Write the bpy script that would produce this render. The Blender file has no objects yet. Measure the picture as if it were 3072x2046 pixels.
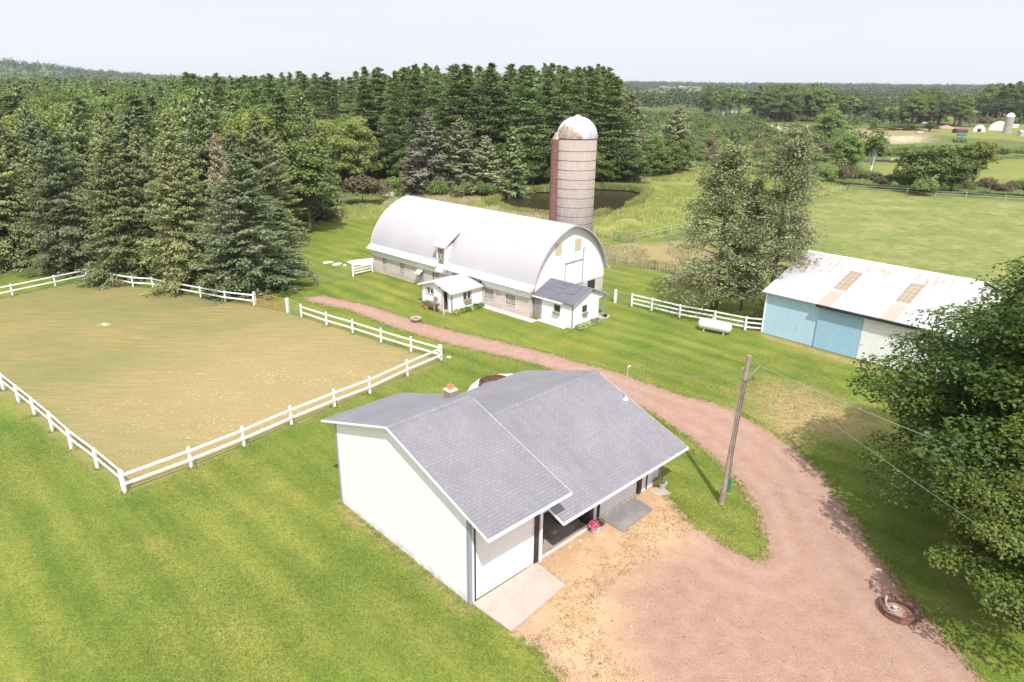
import bpy, math, random
import numpy as np
from mathutils import Vector, Matrix

scene = bpy.context.scene
COL = scene.collection
PI = math.pi
R = math.radians

# ------------------------------------------------------------------ camera
F_PX, W_PX, H_PX = 2048.0, 3072.0, 2046.0
PITCH, ROLL, CAM_H = R(20.6), R(0.7), 22.0
_f = np.array([0, math.cos(PITCH), -math.sin(PITCH)])
_r0 = np.array([1.0, 0, 0]); _u0 = np.cross(_r0, _f)
_r = math.cos(ROLL)*_r0 + math.sin(ROLL)*_u0
_u = -math.sin(ROLL)*_r0 + math.cos(ROLL)*_u0
cam_d = bpy.data.cameras.new('camera')
cam_d.lens = 24.0; cam_d.sensor_width = 36.0; cam_d.sensor_fit = 'HORIZONTAL'
cam_d.clip_start = 0.5; cam_d.clip_end = 20000
cam = bpy.data.objects.new('camera', cam_d); COL.objects.link(cam)
M = Matrix.Identity(4)
for i in range(3):
    M[i][0] = _r[i]; M[i][1] = _u[i]; M[i][2] = -_f[i]
M[2][3] = CAM_H
cam.matrix_world = M
scene.camera = cam

# ------------------------------------------------------------------ sky and sun
SUN_EL, SUN_AZ = R(54), R(-80)          # azimuth as a world angle from +X towards +Y
sd = Vector((math.cos(SUN_AZ)*math.cos(SUN_EL), math.sin(SUN_AZ)*math.cos(SUN_EL), math.sin(SUN_EL)))
world = bpy.data.worlds.new("World"); scene.world = world; world.use_nodes = True
wn, wl = world.node_tree.nodes, world.node_tree.links
wn.clear()
w_out = wn.new('ShaderNodeOutputWorld'); w_bg = wn.new('ShaderNodeBackground')
w_sky = wn.new('ShaderNodeTexSky'); w_sky.sky_type = 'NISHITA'; w_sky.sun_disc = False
w_sky.sun_elevation = SUN_EL; w_sky.sun_rotation = PI/2 - SUN_AZ
w_sky.air_density = 1.0; w_sky.dust_density = 1.5
w_tc = wn.new('ShaderNodeTexCoord'); w_map = wn.new('ShaderNodeMapping')
w_map.inputs['Scale'].default_value = (1.0, 1.6, 6.0)
w_no = wn.new('ShaderNodeTexNoise'); w_no.inputs['Scale'].default_value = 2.0
w_no.inputs['Detail'].default_value = 6; w_no.inputs['Roughness'].default_value = 0.5
w_cr = wn.new('ShaderNodeValToRGB')       # thin high overcast: how much of the blue it hides
w_cr.color_ramp.elements[0].position = 0.3; w_cr.color_ramp.elements[0].color = (0.87, 0.87, 0.87, 1)
w_cr.color_ramp.elements[1].position = 0.7; w_cr.color_ramp.elements[1].color = (0.975, 0.975, 0.975, 1)
w_mix = wn.new('ShaderNodeMixRGB'); w_mix.inputs['Color2'].default_value = (7.0, 7.2, 7.8, 1)
wl.new(w_tc.outputs['Generated'], w_map.inputs['Vector']); wl.new(w_map.outputs['Vector'], w_no.inputs['Vector'])
wl.new(w_no.outputs['Fac'], w_cr.inputs['Fac']); wl.new(w_cr.outputs['Color'], w_mix.inputs['Fac'])
wl.new(w_sky.outputs['Color'], w_mix.inputs['Color1'])
# upper sky, out of view, made brighter than the horizon as added shade fill
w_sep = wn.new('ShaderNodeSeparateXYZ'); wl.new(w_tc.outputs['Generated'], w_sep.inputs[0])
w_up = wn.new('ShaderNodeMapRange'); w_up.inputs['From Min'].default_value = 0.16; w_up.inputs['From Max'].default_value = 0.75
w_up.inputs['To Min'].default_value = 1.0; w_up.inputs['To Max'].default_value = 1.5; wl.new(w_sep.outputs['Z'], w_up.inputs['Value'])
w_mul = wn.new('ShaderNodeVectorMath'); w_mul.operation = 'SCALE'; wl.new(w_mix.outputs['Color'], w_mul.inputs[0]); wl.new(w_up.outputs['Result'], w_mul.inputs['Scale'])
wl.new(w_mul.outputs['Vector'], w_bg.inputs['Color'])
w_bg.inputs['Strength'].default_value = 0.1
wl.new(w_bg.outputs['Background'], w_out.inputs['Surface'])
sun_d = bpy.data.lights.new('sun', 'SUN'); sun_d.energy = 4.0; sun_d.angle = R(0.9); sun_d.color = (1.0, 0.965, 0.93)
sun = bpy.data.objects.new('sun', sun_d); COL.objects.link(sun)
sun.rotation_euler = sd.to_track_quat('Z', 'Y').to_euler(); sun.location = (0, 0, 200)
scene.view_settings.view_transform = 'Standard'
try: scene.view_settings.look = 'None'
except Exception: pass
scene.view_settings.exposure = 0.40; scene.view_settings.gamma = 1.0
scene.cycles.max_bounces = 6; scene.cycles.diffuse_bounces = 3; scene.cycles.transparent_max_bounces = 8
scene.cycles.volume_bounces = 0

# ------------------------------------------------------------------ measuring helpers
def rayd(px, py):
    return _f + _r*(px-W_PX/2)/F_PX - _u*(py-H_PX/2)/F_PX
def gp(px, py, z=0.0):
    d = rayd(px, py); t = (z-CAM_H)/d[2]
    return np.array([d[0]*t, d[1]*t, z])
K = 3072/2354.0
def at(x, y, z=0.0): return gp(x*K, y*K, z)          # overview coordinates -> a point of the ground
def hgt(b, yt):
    """height of something that stands at world point b and reaches overview row yt"""
    lo, hi = 0.0, 60.0
    for _ in range(40):
        m = (lo+hi)/2
        v = np.array([b[0], b[1], m-CAM_H]); y = (H_PX/2 - F_PX*(v@_u)/(v@_f))/K
        if y > yt: lo = m
        else: hi = m
    return lo
def depth(b): return float(np.array([b[0], b[1], -CAM_H])@_f)
def col_at(xd, dist):
    """ground point in the direction of overview column xd, dist metres away"""
    d = rayd(xd*K, 290); t = dist/d[1]
    return np.array([d[0]*t, dist, 0.0])

# ------------------------------------------------------------------ scene helpers
def tag(o, label=None, cat=None, group=None, kind=None):
    if label: o['label'] = label
    if cat: o['category'] = cat
    if group: o['group'] = group
    if kind: o['kind'] = kind
    return o
def empty(name, loc, rz=0.0, label=None, cat=None, group=None):
    o = bpy.data.objects.new(name, None); COL.objects.link(o)
    o.empty_display_size = 0.3
    o.location = (float(loc[0]), float(loc[1]), float(loc[2]) if len(loc) > 2 else 0.0)
    o.rotation_euler = (0, 0, rz)
    return tag(o, label, cat, group)
def link(name, me, mat=None, parent=None, label=None):
    o = bpy.data.objects.new(name, me); COL.objects.link(o)
    if mat is not None and not me.materials: me.materials.append(mat)
    if parent is not None: o.parent = parent
    if label: o['label'] = label
    return o
class MB:
    def __init__(s): s.v = []; s.f = []
    def add(s, vs, fs):
        n = len(s.v); s.v += [tuple(float(c) for c in p) for p in vs]; s.f += [tuple(i+n for i in f) for f in fs]; return s
    def box(s, x0, x1, y0, y1, z0, z1):
        return s.add([(x0,y0,z0),(x1,y0,z0),(x1,y1,z0),(x0,y1,z0),(x0,y0,z1),(x1,y0,z1),(x1,y1,z1),(x0,y1,z1)],
                     [(0,3,2,1),(4,5,6,7),(0,1,5,4),(1,2,6,5),(2,3,7,6),(3,0,4,7)])
    def prism(s, pts, axis, a0, a1):
        """pts: polygon; axis 'x': pts are (y,z); 'y': (x,z); 'z': (x,y)"""
        def m(p, a): return (a,p[0],p[1]) if axis=='x' else (p[0],a,p[1]) if axis=='y' else (p[0],p[1],a)
        n = len(pts)
        vs = [m(p,a0) for p in pts]+[m(p,a1) for p in pts]
        fs = [tuple(range(n))[::-1], tuple(range(n,2*n))]+[(i,(i+1)%n,(i+1)%n+n,i+n) for i in range(n)]
        return s.add(vs, fs)
    def beam(s, p0, p1, w, h):
        p0 = np.array(p0,float); p1 = np.array(p1,float); d = p1-p0; L = np.linalg.norm(d); d = d/L
        up = np.array([0,0,1.0]) if abs(d[2]) < 0.9 else np.array([1.0,0,0])
        a = np.cross(d, up); a /= np.linalg.norm(a); b = np.cross(a, d)
        vs = []
        for p in (p0, p1):
            for q, r in ((-1,-1),(1,-1),(1,1),(-1,1)): vs.append(p+a*q*w/2+b*r*h/2)
        return s.add(vs, [(0,1,2,3),(7,6,5,4),(0,4,5,1),(1,5,6,2),(2,6,7,3),(3,7,4,0)])
    def tube(s, path, rad, n=8, cap=True):
        path = [np.array(p,float) for p in path]
        if not hasattr(rad,'__len__'): rad = [rad]*len(path)
        base = len(s.v); a = None
        for i, p in enumerate(path):
            d = path[min(i+1,len(path)-1)]-path[max(i-1,0)]; d = d/(np.linalg.norm(d)+1e-9)
            if a is None:
                up = np.array([0,0,1.0]) if abs(d[2]) < 0.9 else np.array([1.0,0,0]); a = np.cross(d, up)
            a = a-d*(a@d); a /= (np.linalg.norm(a)+1e-9); b = np.cross(d, a)
            for k in range(n):
                t = 2*PI*k/n; s.v.append(tuple(p+(a*math.cos(t)+b*math.sin(t))*rad[i]))
        for i in range(len(path)-1):
            for k in range(n):
                k2 = (k+1)%n; o = base+i*n
                s.f.append((o+k,o+k2,o+n+k2,o+n+k))
        if cap:
            s.f.append(tuple(base+k for k in range(n))[::-1]); o = base+(len(path)-1)*n; s.f.append(tuple(o+k for k in range(n)))
        return s
    def lathe(s, prof, n=24, c=(0,0,0), sx=1.0, sy=1.0, cap=True):
        base = len(s.v)
        for r, z in prof:
            for k in range(n):
                t = 2*PI*k/n; s.v.append((c[0]+r*math.cos(t)*sx, c[1]+r*math.sin(t)*sy, c[2]+z))
        for i in range(len(prof)-1):
            for k in range(n):
                k2 = (k+1)%n; o = base+i*n; s.f.append((o+k,o+k2,o+n+k2,o+n+k))
        if cap:
            s.f.append(tuple(base+k for k in range(n))[::-1]); o = base+(len(prof)-1)*n; s.f.append(tuple(o+k for k in range(n)))
        return s
    def mesh(s, name, smooth=False):
        me = bpy.data.meshes.new(name); me.from_pydata(s.v, [], s.f); me.validate(verbose=False)
        if smooth: me.polygons.foreach_set('use_smooth', [True]*len(me.polygons))
        me.update(); return me
    def build(s, name, mat, parent=None, label=None, smooth=False):
        return link(name, s.mesh(name, smooth), mat, parent, label)
def quads_mesh(name, V, mat, smooth=False):
    """V: (n,4,3) array of separate quads"""
    n = len(V); me = bpy.data.meshes.new(name)
    me.vertices.add(n*4); me.vertices.foreach_set('co', V.astype(np.float32).ravel())
    me.loops.add(n*4); me.loops.foreach_set('vertex_index', np.arange(n*4, dtype=np.int32))
    me.polygons.add(n); me.polygons.foreach_set('loop_start', np.arange(0, n*4, 4, dtype=np.int32))
    me.polygons.foreach_set('loop_total', np.full(n, 4, np.int32))
    me.update(calc_edges=True); me.materials.append(mat); return me

# ------------------------------------------------------------------ materials
class NT:
    """tiny node-graph writer"""
    def __init__(s, name):
        s.m = bpy.data.materials.new(name); s.m.use_nodes = True
        s.n, s.l = s.m.node_tree.nodes, s.m.node_tree.links; s.n.clear()
        s.out = s.n.new('ShaderNodeOutputMaterial')
    def put(s, sock, v):
        if isinstance(v, bpy.types.NodeSocket): s.l.new(v, sock)
        elif v is not None:
            if hasattr(v,'__len__') and sock.type == 'RGBA' and len(v) == 3: v = (*v, 1)
            sock.default_value = v
    def obj(s):
        return s.n.new('ShaderNodeTexCoord').outputs['Object']
    def pos(s): return s.n.new('ShaderNodeNewGeometry').outputs['Position']
    def map(s, v, scale=(1,1,1), rot=(0,0,0), loc=(0,0,0)):
        n = s.n.new('ShaderNodeMapping'); s.put(n.inputs['Vector'], v)
        n.inputs['Scale'].default_value = scale; n.inputs['Rotation'].default_value = rot; n.inputs['Location'].default_value = loc
        return n.outputs[0]
    def noise(s, v, scale, detail=3, rough=0.55, dist=0.0):
        n = s.n.new('ShaderNodeTexNoise'); s.put(n.inputs['Vector'], v)
        n.inputs['Scale'].default_value = scale; n.inputs['Detail'].default_value = detail
        n.inputs['Roughness'].default_value = rough; n.inputs['Distortion'].default_value = dist
        return n.outputs['Fac']
    def ramp(s, f, stops):
        n = s.n.new('ShaderNodeValToRGB'); s.put(n.inputs['Fac'], f); e = n.color_ramp.elements
        while len(e) < len(stops): e.new(0.5)
        for q, (p, c) in zip(e, stops):
            q.position = p; q.color = (*c, 1) if hasattr(c,'__len__') else (c, c, c, 1)
        return n.outputs['Color']
    def mix(s, f, a, b, mode='MIX'):
        n = s.n.new('ShaderNodeMixRGB'); n.blend_type = mode
        s.put(n.inputs['Fac'], f); s.put(n.inputs['Color1'], a); s.put(n.inputs['Color2'], b); return n.outputs['Color']
    def math(s, op, a, b=None, c=None, clamp=False):
        n = s.n.new('ShaderNodeMath'); n.operation = op; n.use_clamp = clamp
        s.put(n.inputs[0], a)
        if b is not None: s.put(n.inputs[1], b)
        if c is not None: s.put(n.inputs[2], c)
        return n.outputs[0]
    def sep(s, v):
        n = s.n.new('ShaderNodeSeparateXYZ'); s.put(n.inputs[0], v); return n.outputs
    def comb(s, x, y, z=0.0):
        n = s.n.new('ShaderNodeCombineXYZ'); s.put(n.inputs[0], x); s.put(n.inputs[1], y); s.put(n.inputs[2], z); return n.outputs[0]
    def attr(s, name):
        n = s.n.new('ShaderNodeAttribute'); n.attribute_name = name; return n.outputs['Color']
    def seprgb(s, c):
        n = s.n.new('ShaderNodeSeparateColor'); s.put(n.inputs[0], c); return n.outputs
    def bump(s, h, strength=0.3, dist=0.05):
        n = s.n.new('ShaderNodeBump'); s.put(n.inputs['Height'], h)
        n.inputs['Strength'].default_value = strength; n.inputs['Distance'].default_value = dist; return n.outputs[0]
    def brick(s, v, c1, c2, mortar, bw, rh, ms=0.02, bias=0.0, off=0.5):
        n = s.n.new('ShaderNodeTexBrick'); s.put(n.inputs['Vector'], v)
        s.put(n.inputs['Color1'], c1); s.put(n.inputs['Color2'], c2); s.put(n.inputs['Mortar'], mortar)
        n.inputs['Scale'].default_value = 1.0; n.inputs['Mortar Size'].default_value = ms
        n.inputs['Mortar Smooth'].default_value = 0.1
        n.inputs['Bias'].default_value = bias; n.inputs['Brick Width'].default_value = bw; n.inputs['Row Height'].default_value = rh
        n.offset = off
        return n.outputs['Color'], n.outputs['Fac']
    def rand(s): return s.n.new('ShaderNodeObjectInfo').outputs['Random']
    def finish(s, color, rough=0.8, metal=0.0, normal=None, spec=None):
        b = s.n.new('ShaderNodeBsdfPrincipled')
        s.put(b.inputs['Base Color'], color); s.put(b.inputs['Roughness'], rough); s.put(b.inputs['Metallic'], metal)
        if normal is not None: s.put(b.inputs['Normal'], normal)
        if spec is not None: b.inputs['Specular IOR Level'].default_value = spec
        s.l.new(b.outputs[0], s.out.inputs['Surface']); return s.m
def plain(name, col, rough=0.7, var=0.12, scale=4.0, metal=0.0, bump=0.0, spec=None, dirt=None):
    t = NT(name); o = t.obj(); n = t.noise(o, scale, 4, 0.6)
    lo = tuple(c*(1-var) for c in col); hi = tuple(min(1, c*(1+var)) for c in col)
    c = t.ramp(n, [(0.3, lo), (0.7, hi)])
    if dirt:
        d = t.noise(o, scale*0.35, 6, 0.7); c = t.mix(t.math('MULTIPLY', t.ramp(d, [(0.5, 0.0), (0.72, 1.0)]), 0.7), c, dirt)
    return t.finish(c, rough, metal, t.bump(t.noise(o, scale*8, 3), bump, 0.02) if bump else None, spec)
def ribbed(name, col, axis, pitch, rough=0.5, depth_=0.35, var=0.05, dirt=None, streak=None, patch=None, spec=None):
    """sheet metal with pressed ribs; axis = object axis across the ribs"""
    t = NT(name); o = t.obj(); xyz = t.sep(o)
    w = t.math('SINE', t.math('MULTIPLY', xyz[axis], 2*PI/pitch))
    h = t.math('POWER', t.math('MULTIPLY_ADD', w, 0.5, 0.5), 2.0)
    n = t.noise(o, 1.3, 4, 0.6)
    c = t.ramp(n, [(0.3, tuple(q*(1-var) for q in col)), (0.7, tuple(min(1,q*(1+var)) for q in col))])
    c = t.mix(t.math('MULTIPLY', h, 0.10), c, tuple(q*0.6 for q in col))
    if streak:
        sc = [3.0,3.0,3.0]; sc = [0.35 if i != axis else 4.0 for i in range(3)]
        s1 = t.noise(t.map(o, tuple(sc)), 1.0, 6, 0.7); big = t.noise(o, 0.25, 4, 0.6)
        f = t.math('MULTIPLY', t.ramp(s1, [(0.52, 0.0), (0.72, 1.0)]), t.ramp(big, [(0.42, 0.0), (0.62, 1.0)]))
        c = t.mix(f, c, streak)
    if axis == 1:      # splash marks low on the wall and faint run-off streaks
        low = t.math('MULTIPLY', t.math('SUBTRACT', 1.0, t.math('DIVIDE', xyz[2], 0.45)), 1.0, clamp=True)
        c = t.mix(t.math('MULTIPLY', low, t.ramp(t.noise(o, 2.2, 5, 0.7), [(0.4, 0.0), (0.62, 0.8)])), c, (0.45, 0.37, 0.28))
        c = t.mix(t.math('MULTIPLY', t.ramp(t.noise(t.map(o, (1, 3.0, 0.2)), 1.0, 5, 0.7), [(0.55, 0.0), (0.72, 1.0)]), 0.14), c, (0.66, 0.65, 0.64))
    return t.finish(c, rough, 0.0, t.bump(h, depth_, 0.03), spec)

m_white = plain('white_paint', (0.87, 0.855, 0.885), 0.45, 0.03, 1.5)
m_whitewood = plain('white_painted_wood', (0.84, 0.84, 0.83), 0.6, 0.06, 6, dirt=(0.55, 0.53, 0.48))
m_gray_trim = plain('grey_trim', (0.30, 0.33, 0.40), 0.5, 0.08, 3)
m_black = plain('black_paint', (0.020, 0.020, 0.026), 0.5, 0.3, 3, dirt=(0.10, 0.09, 0.08))
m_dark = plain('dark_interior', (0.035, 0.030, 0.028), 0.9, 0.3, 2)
m_brown = plain('brown_wood', (0.10, 0.065, 0.045), 0.8, 0.3, 5)
m_rustpipe = plain('rusty_pipe', (0.42, 0.20, 0.12), 0.7, 0.25, 3, dirt=(0.5, 0.36, 0.16))
m_greenpipe = plain('pale_green_pipe', (0.26, 0.32, 0.15), 0.6, 0.2, 3)
m_wire = plain('galvanised_wire', (0.32, 0.33, 0.30), 0.5, 0.15, 3, 0.3)
m_galv = plain('galvanised_tub', (0.55, 0.57, 0.60), 0.35, 0.12, 6, 0.4)
m_tank = plain('tank_paint', (0.74, 0.74, 0.73), 0.3, 0.02, 1, dirt=(0.62, 0.60, 0.55))
m_terra = plain('terracotta', (0.55, 0.20, 0.10), 0.8, 0.2, 5)
m_orange = plain('orange_flue_tile', (0.72, 0.24, 0.11), 0.8, 0.15, 6)
m_blue = plain('blue_plastic', (0.03, 0.07, 0.16), 0.4, 0.2, 3)
m_teal = plain('green_meter_box', (0.04, 0.16, 0.12), 0.5, 0.2, 3)
m_rust = plain('rusted_iron', (0.13, 0.065, 0.045), 0.85, 0.4, 7, bump=0.4, dirt=(0.30, 0.15, 0.10))
m_tan = plain('tan_board', (0.60, 0.49, 0.36), 0.7, 0.08, 3)
m_pane = plain('dark_window_glass', (0.05, 0.055, 0.06), 0.12, 0.2, 3)
m_sand_step = plain('worn_step', (0.42, 0.30, 0.25), 0.85, 0.2, 5)
m_oldwood = plain('weathered_wood', (0.30, 0.25, 0.21), 0.85, 0.3, 4, bump=0.3)
m_pole = plain('pole_wood', (0.31, 0.24, 0.19), 0.85, 0.25, 2.2, bump=0.3, dirt=(0.45, 0.38, 0.33))
m_cable = plain('pale_cable', (0.26, 0.27, 0.24), 0.5, 0.1, 3)
m_darkcable = plain('dark_cable', (0.10, 0.10, 0.10), 0.6, 0.1, 3)
m_side_w = ribbed('white_siding_x', (0.88, 0.86, 0.90), 0, 0.30, 0.45, 0.25, 0.02)
m_side_wy = ribbed('white_siding_y', (0.88, 0.86, 0.90), 1, 0.30, 0.45, 0.12, 0.02)
m_blue_side = ribbed('blue_siding', (0.42, 0.60, 0.73), 0, 0.23, 0.5, 0.6, 0.04)
m_blue_door = ribbed('blue_door_siding', (0.31, 0.51, 0.655), 0, 0.23, 0.5, 0.6, 0.04)
m_white_door = ribbed('white_door_siding', (0.80, 0.79, 0.79), 0, 0.23, 0.5, 0.5, 0.04)

def shingle_mat(name, col, k=1.05, rh=0.18, dark=0.8):
    t = NT(name); o = t.obj(); x = t.sep(o)
    v = t.comb(x[0], t.math('MULTIPLY', x[1], k))
    c1 = tuple(c*1.04 for c in col); c2 = tuple(c*0.95 for c in col)
    c, f = t.brick(v, c1, c2, tuple(q*0.70 for q in col), 0.36, rh, 0.012)
    big = t.noise(o, 0.32, 5, 0.6); c = t.mix(1.0, c, t.ramp(big, [(0.3, 0.88), (0.72, 1.08)]), 'MULTIPLY')
    st = t.noise(t.map(o, (2.5, 0.35, 1)), 1.0, 5, 0.6); c = t.mix(0.5, c, t.ramp(st, [(0.3, 0.84), (0.75, 1.1)]), 'MULTIPLY')
    gr = t.noise(o, 45, 2, 0.6); c = t.mix(0.6, c, t.ramp(gr, [(0.3, 0.8), (0.7, 1.2)]), 'MULTIPLY')
    h = t.math('SUBTRACT', 1.0, f)
    return t.finish(c, 0.9, 0, t.bump(h, 0.35, 0.012), 0.25)
m_shingle = shingle_mat('grey_shingles', (0.238, 0.227, 0.243))
m_shingle_b = shingle_mat('charcoal_shingles', (0.165, 0.155, 0.185), 1.08, 0.15, 0.85)

def roof_metal(name, col, axis, pitch, rust=0.0, rough=0.35, seam=0.12):
    t = NT(name); o = t.obj(); x = t.sep(o)
    fr = t.math('FRACT', t.math('DIVIDE', x[axis], pitch))
    rib = t.math('GREATER_THAN', fr, 0.92)
    big = t.noise(o, 0.22, 5, 0.6)
    c = t.ramp(big, [(0.3, tuple(q*0.94 for q in col)), (0.7, tuple(min(1, q*1.03) for q in col))])
    c = t.mix(t.math('MULTIPLY', rib, seam), c, tuple(q*0.5 for q in col))
    if rust:
        sc = [0.45, 0.45, 0.45]; sc[axis] = 3.2
        s1 = t.noise(t.map(o, tuple(sc)), 1.0, 7, 0.7); s2 = t.noise(o, 0.30, 5, 0.65)
        # rust runs in a band under the ridge and is patchy below it
        band = t.math('MULTIPLY', t.math('SUBTRACT', 1.0, t.math('DIVIDE', t.math('ABSOLUTE', t.math('SUBTRACT', x[1], 6.6)), 3.4)), 1.0, clamp=True)
        f = t.math('MULTIPLY', t.ramp(s1, [(0.46, 0.0), (0.58, 1.0)]), t.ramp(s2, [(0.36, 0.0), (0.52, 1.0)]))
        f = t.math('MULTIPLY', t.math('MULTIPLY', f, band), rust)
        c = t.mix(f, c, (0.38, 0.26, 0.185))
    return t.finish(c, rough, 0.0, t.bump(rib, 0.25, 0.02), 0.4)
m_barn_roof = roof_metal('barn_roof_metal', (0.440, 0.422, 0.438), 1, 0.75, 0, 0.55, 0.10)
m_shed_roof = roof_metal('shed_roof_metal', (0.47, 0.46, 0.47), 0, 0.33, 1.0, 0.5, 0.30)
m_small_roof = roof_metal('milk_house_roof_metal', (0.47, 0.45, 0.455), 0, 0.4, 0, 0.5, 0.10)

def block_mat():
    t = NT('painted_blocks'); o = t.obj(); x = t.sep(o)
    v = t.comb(t.math('ADD', x[0], x[1]), x[2])
    c, f = t.brick(v, (0.60, 0.52, 0.47), (0.55, 0.475, 0.43), (0.40, 0.34, 0.31), 0.4, 0.2, 0.010)
    n = t.noise(o, 0.9, 6, 0.7); c = t.mix(t.ramp(n, [(0.45, 0.0), (0.75, 0.65)]), c, (0.72, 0.68, 0.64))
    n2 = t.noise(o, 0.6, 5, 0.7)
    low = t.math('MULTIPLY', t.math('SUBTRACT', 1.0, t.math('DIVIDE', x[2], 0.7)), 1.0, clamp=True)
    c = t.mix(t.math('MULTIPLY', low, t.ramp(n2, [(0.35, 0.0), (0.6, 0.8)])), c, (0.36, 0.27, 0.20))
    return t.finish(c, 0.9, 0, t.bump(f, 0.3, -0.01))
m_block = block_mat()
def concrete_mat(name, col, stain=(0.30, 0.24, 0.20), sc=1.0, amt=0.5):
    t = NT(name); o = t.obj(); n = t.noise(o, 1.1*sc, 6, 0.65)
    c = t.ramp(n, [(0.3, tuple(q*0.86 for q in col)), (0.7, tuple(q*1.1 for q in col))])
    c = t.mix(t.math('MULTIPLY', t.ramp(t.noise(o, 0.7*sc, 7, 0.7), [(0.5, 0.0), (0.68, 1.0)]), amt), c, stain)
    g = t.noise(o, 30, 2); c = t.mix(0.5, c, t.ramp(g, [(0.3, 0.85), (0.7, 1.12)]), 'MULTIPLY')
    return t.finish(c, 0.9, 0, t.bump(g, 0.2, 0.01))
m_conc = concrete_mat('concrete', (0.44, 0.37, 0.31), (0.50, 0.40, 0.36))
m_conc_pale = concrete_mat('pale_concrete', (0.62, 0.57, 0.52), (0.50, 0.44, 0.38))
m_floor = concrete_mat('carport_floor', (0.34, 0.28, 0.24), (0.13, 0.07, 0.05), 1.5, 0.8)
m_slab = concrete_mat('dark_slab', (0.20, 0.19, 0.185), (0.36, 0.31, 0.26), 0.8, 0.7)
def silo_mat():
    t = NT('silo_staves'); o = t.obj(); x = t.sep(o)
    ang = t.math('MULTIPLY', t.math('ARCTAN2', x[1], x[0]), 2.27)
    v = t.comb(x[2], ang)
    c, f = t.brick(v, (0.43, 0.375, 0.335), (0.37, 0.315, 0.28), (0.22, 0.175, 0.15), 0.76, 0.255, 0.014)
    n = t.noise(t.map(o, (1.6, 1.6, 0.35)), 1.0, 7, 0.7)
    c = t.mix(t.ramp(n, [(0.47, 0.0), (0.68, 0.7)]), c, (0.36, 0.29, 0.26))
    n3 = t.noise(t.map(o, (3, 3, 0.9)), 1.0, 5, 0.7)
    c = t.mix(t.ramp(n3, [(0.58, 0.0), (0.72, 0.65)]), c, (0.66, 0.60, 0.56))
    upper = t.ramp(t.math('DIVIDE', x[2], 17.0), [(0.45, 0.0), (0.95, 0.55)])
    c = t.mix(upper, c, (0.33, 0.255, 0.215))
    return t.finish(c, 0.9, 0, t.bump(f, 0.4, -0.02))
m_silo = silo_mat()
def dome_mat():
    t = NT('silo_dome_metal'); o = t.obj(); x = t.sep(o)
    n = t.noise(t.map(o, (1, 1, 0.5)), 1.1, 6, 0.6)
    side = t.math('ADD', t.math('MULTIPLY', x[0], -0.40), t.math('MULTIPLY', x[1], 0.05))      # rusted sheets on one side
    w = t.math('ADD', side, t.math('SUBTRACT', t.math('MULTIPLY', n, 1.1), t.math('MULTIPLY', t.math('SUBTRACT', x[2], 16.35), 0.28)))
    st = t.noise(t.map(o, (2.4, 2.4, 0.25)), 1.0, 4, 0.6)
    base = t.ramp(st, [(0.35, (0.42, 0.44, 0.50)), (0.60, (0.70, 0.72, 0.77))])
    c = t.mix(t.ramp(w, [(0.93, 0.0), (0.99, 1.0)]), base, (0.36, 0.235, 0.165))
    c = t.mix(t.math('MULTIPLY', t.ramp(t.noise(o, 2.4, 5, 0.7), [(0.45, 0.0), (0.7, 1.0)]), 0.5), c, (0.85, 0.86, 0.9))
    return t.finish(c, 0.32, 0.35, None)
m_dome = dome_mat()
m_chute = plain('red_chute_metal', (0.19, 0.085, 0.072), 0.8, 0.25, 1.2, dirt=(0.20, 0.145, 0.125))
def water_mat():
    t = NT('pond_water'); o = t.pos()
    n = t.noise(o, 1.8, 3)
    duck = t.ramp(t.noise(o, 0.35, 5, 0.7), [(0.55, 0.0), (0.7, 0.6)])
    c = t.mix(duck, (0.028, 0.024, 0.012), (0.075, 0.068, 0.036))
    return t.finish(c, 0.25, 0, t.bump(n, 0.05, 0.02), 0.22)
m_water = water_mat()

# ================================================================== GROUND
rng = np.random.default_rng(11)
def W(pts): return np.array([at(*p)[:2] for p in pts])
# driveway outline, traced on the ground
drive_pts = W([(700,683),(745,680),(850,702),(960,738),(1050,762),(1150,784),(1240,806),(1330,832),(1420,855),(1500,885),(1560,905),
  (1640,926),(1700,948),(1760,988),(1830,1032),(1880,1080),(1930,1150),(1970,1205),(2010,1262),(2050,1322),(2100,1390),(2150,1440),
  (2210,1510),(2260,1568),(2330,1700),(2450,1900),(1420,1900),(1310,1580),(1250,1510),(1180,1456),(1215,1395),(1200,1330),(1262,1240),(1400,1160),(1460,1085),
  (1516,1100),(1530,1140),(1580,1195),(1640,1235),(1700,1270),(1742,1288),(1762,1276),(1756,1235),(1738,1170),(1702,1110),(1652,1062),
  (1602,1020),(1548,984),(1500,950),(1440,920),(1330,872),(1225,836),(1140,816),(1030,791),(960,770),(900,752),(800,713),(742,700),(702,692)])
sand_pts = W([(1180,1456),(1215,1395),(1200,1330),(1262,1240),(1400,1160),(1460,1085),(1516,1100),(1540,1150),(1585,1200),(1570,1260),(1470,1300),(1400,1350),(1440,1420),(1400,1480),(1480,1560),(1500,1900),(1400,1900),(1310,1580),(1250,1510)])
bare_pts = W([(1722,900),(1770,878),(1850,885),(1915,915),(1990,950),(2030,985),(1990,1010),(1900,1005),(1830,1015),(1775,985),(1725,945)])
path_sand = W([(1752,768),(1990,838),(2080,868),(2080,874),(1990,846),(1752,776)])
pad_c = [W([(288,1134)])[0], W([(1017,830)])[0], W([(668,716),])[0], W([(218,640)])[0]]
fl_a, fl_b = W([(218,640)])[0], W([(0,685)])[0]
nl_a, nl_b = W([(288,1134)])[0], W([(12,906)])[0]
def isect(p, q, r_, s_):
    A = np.array([q-p, -(s_-r_)]).T; t = np.linalg.solve(A, r_-p); return p+(q-p)*t[0]
pad_out = isect(fl_a, fl_b, nl_a, nl_b)
pad_pts = np.array(pad_c+[pad_out])
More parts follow.
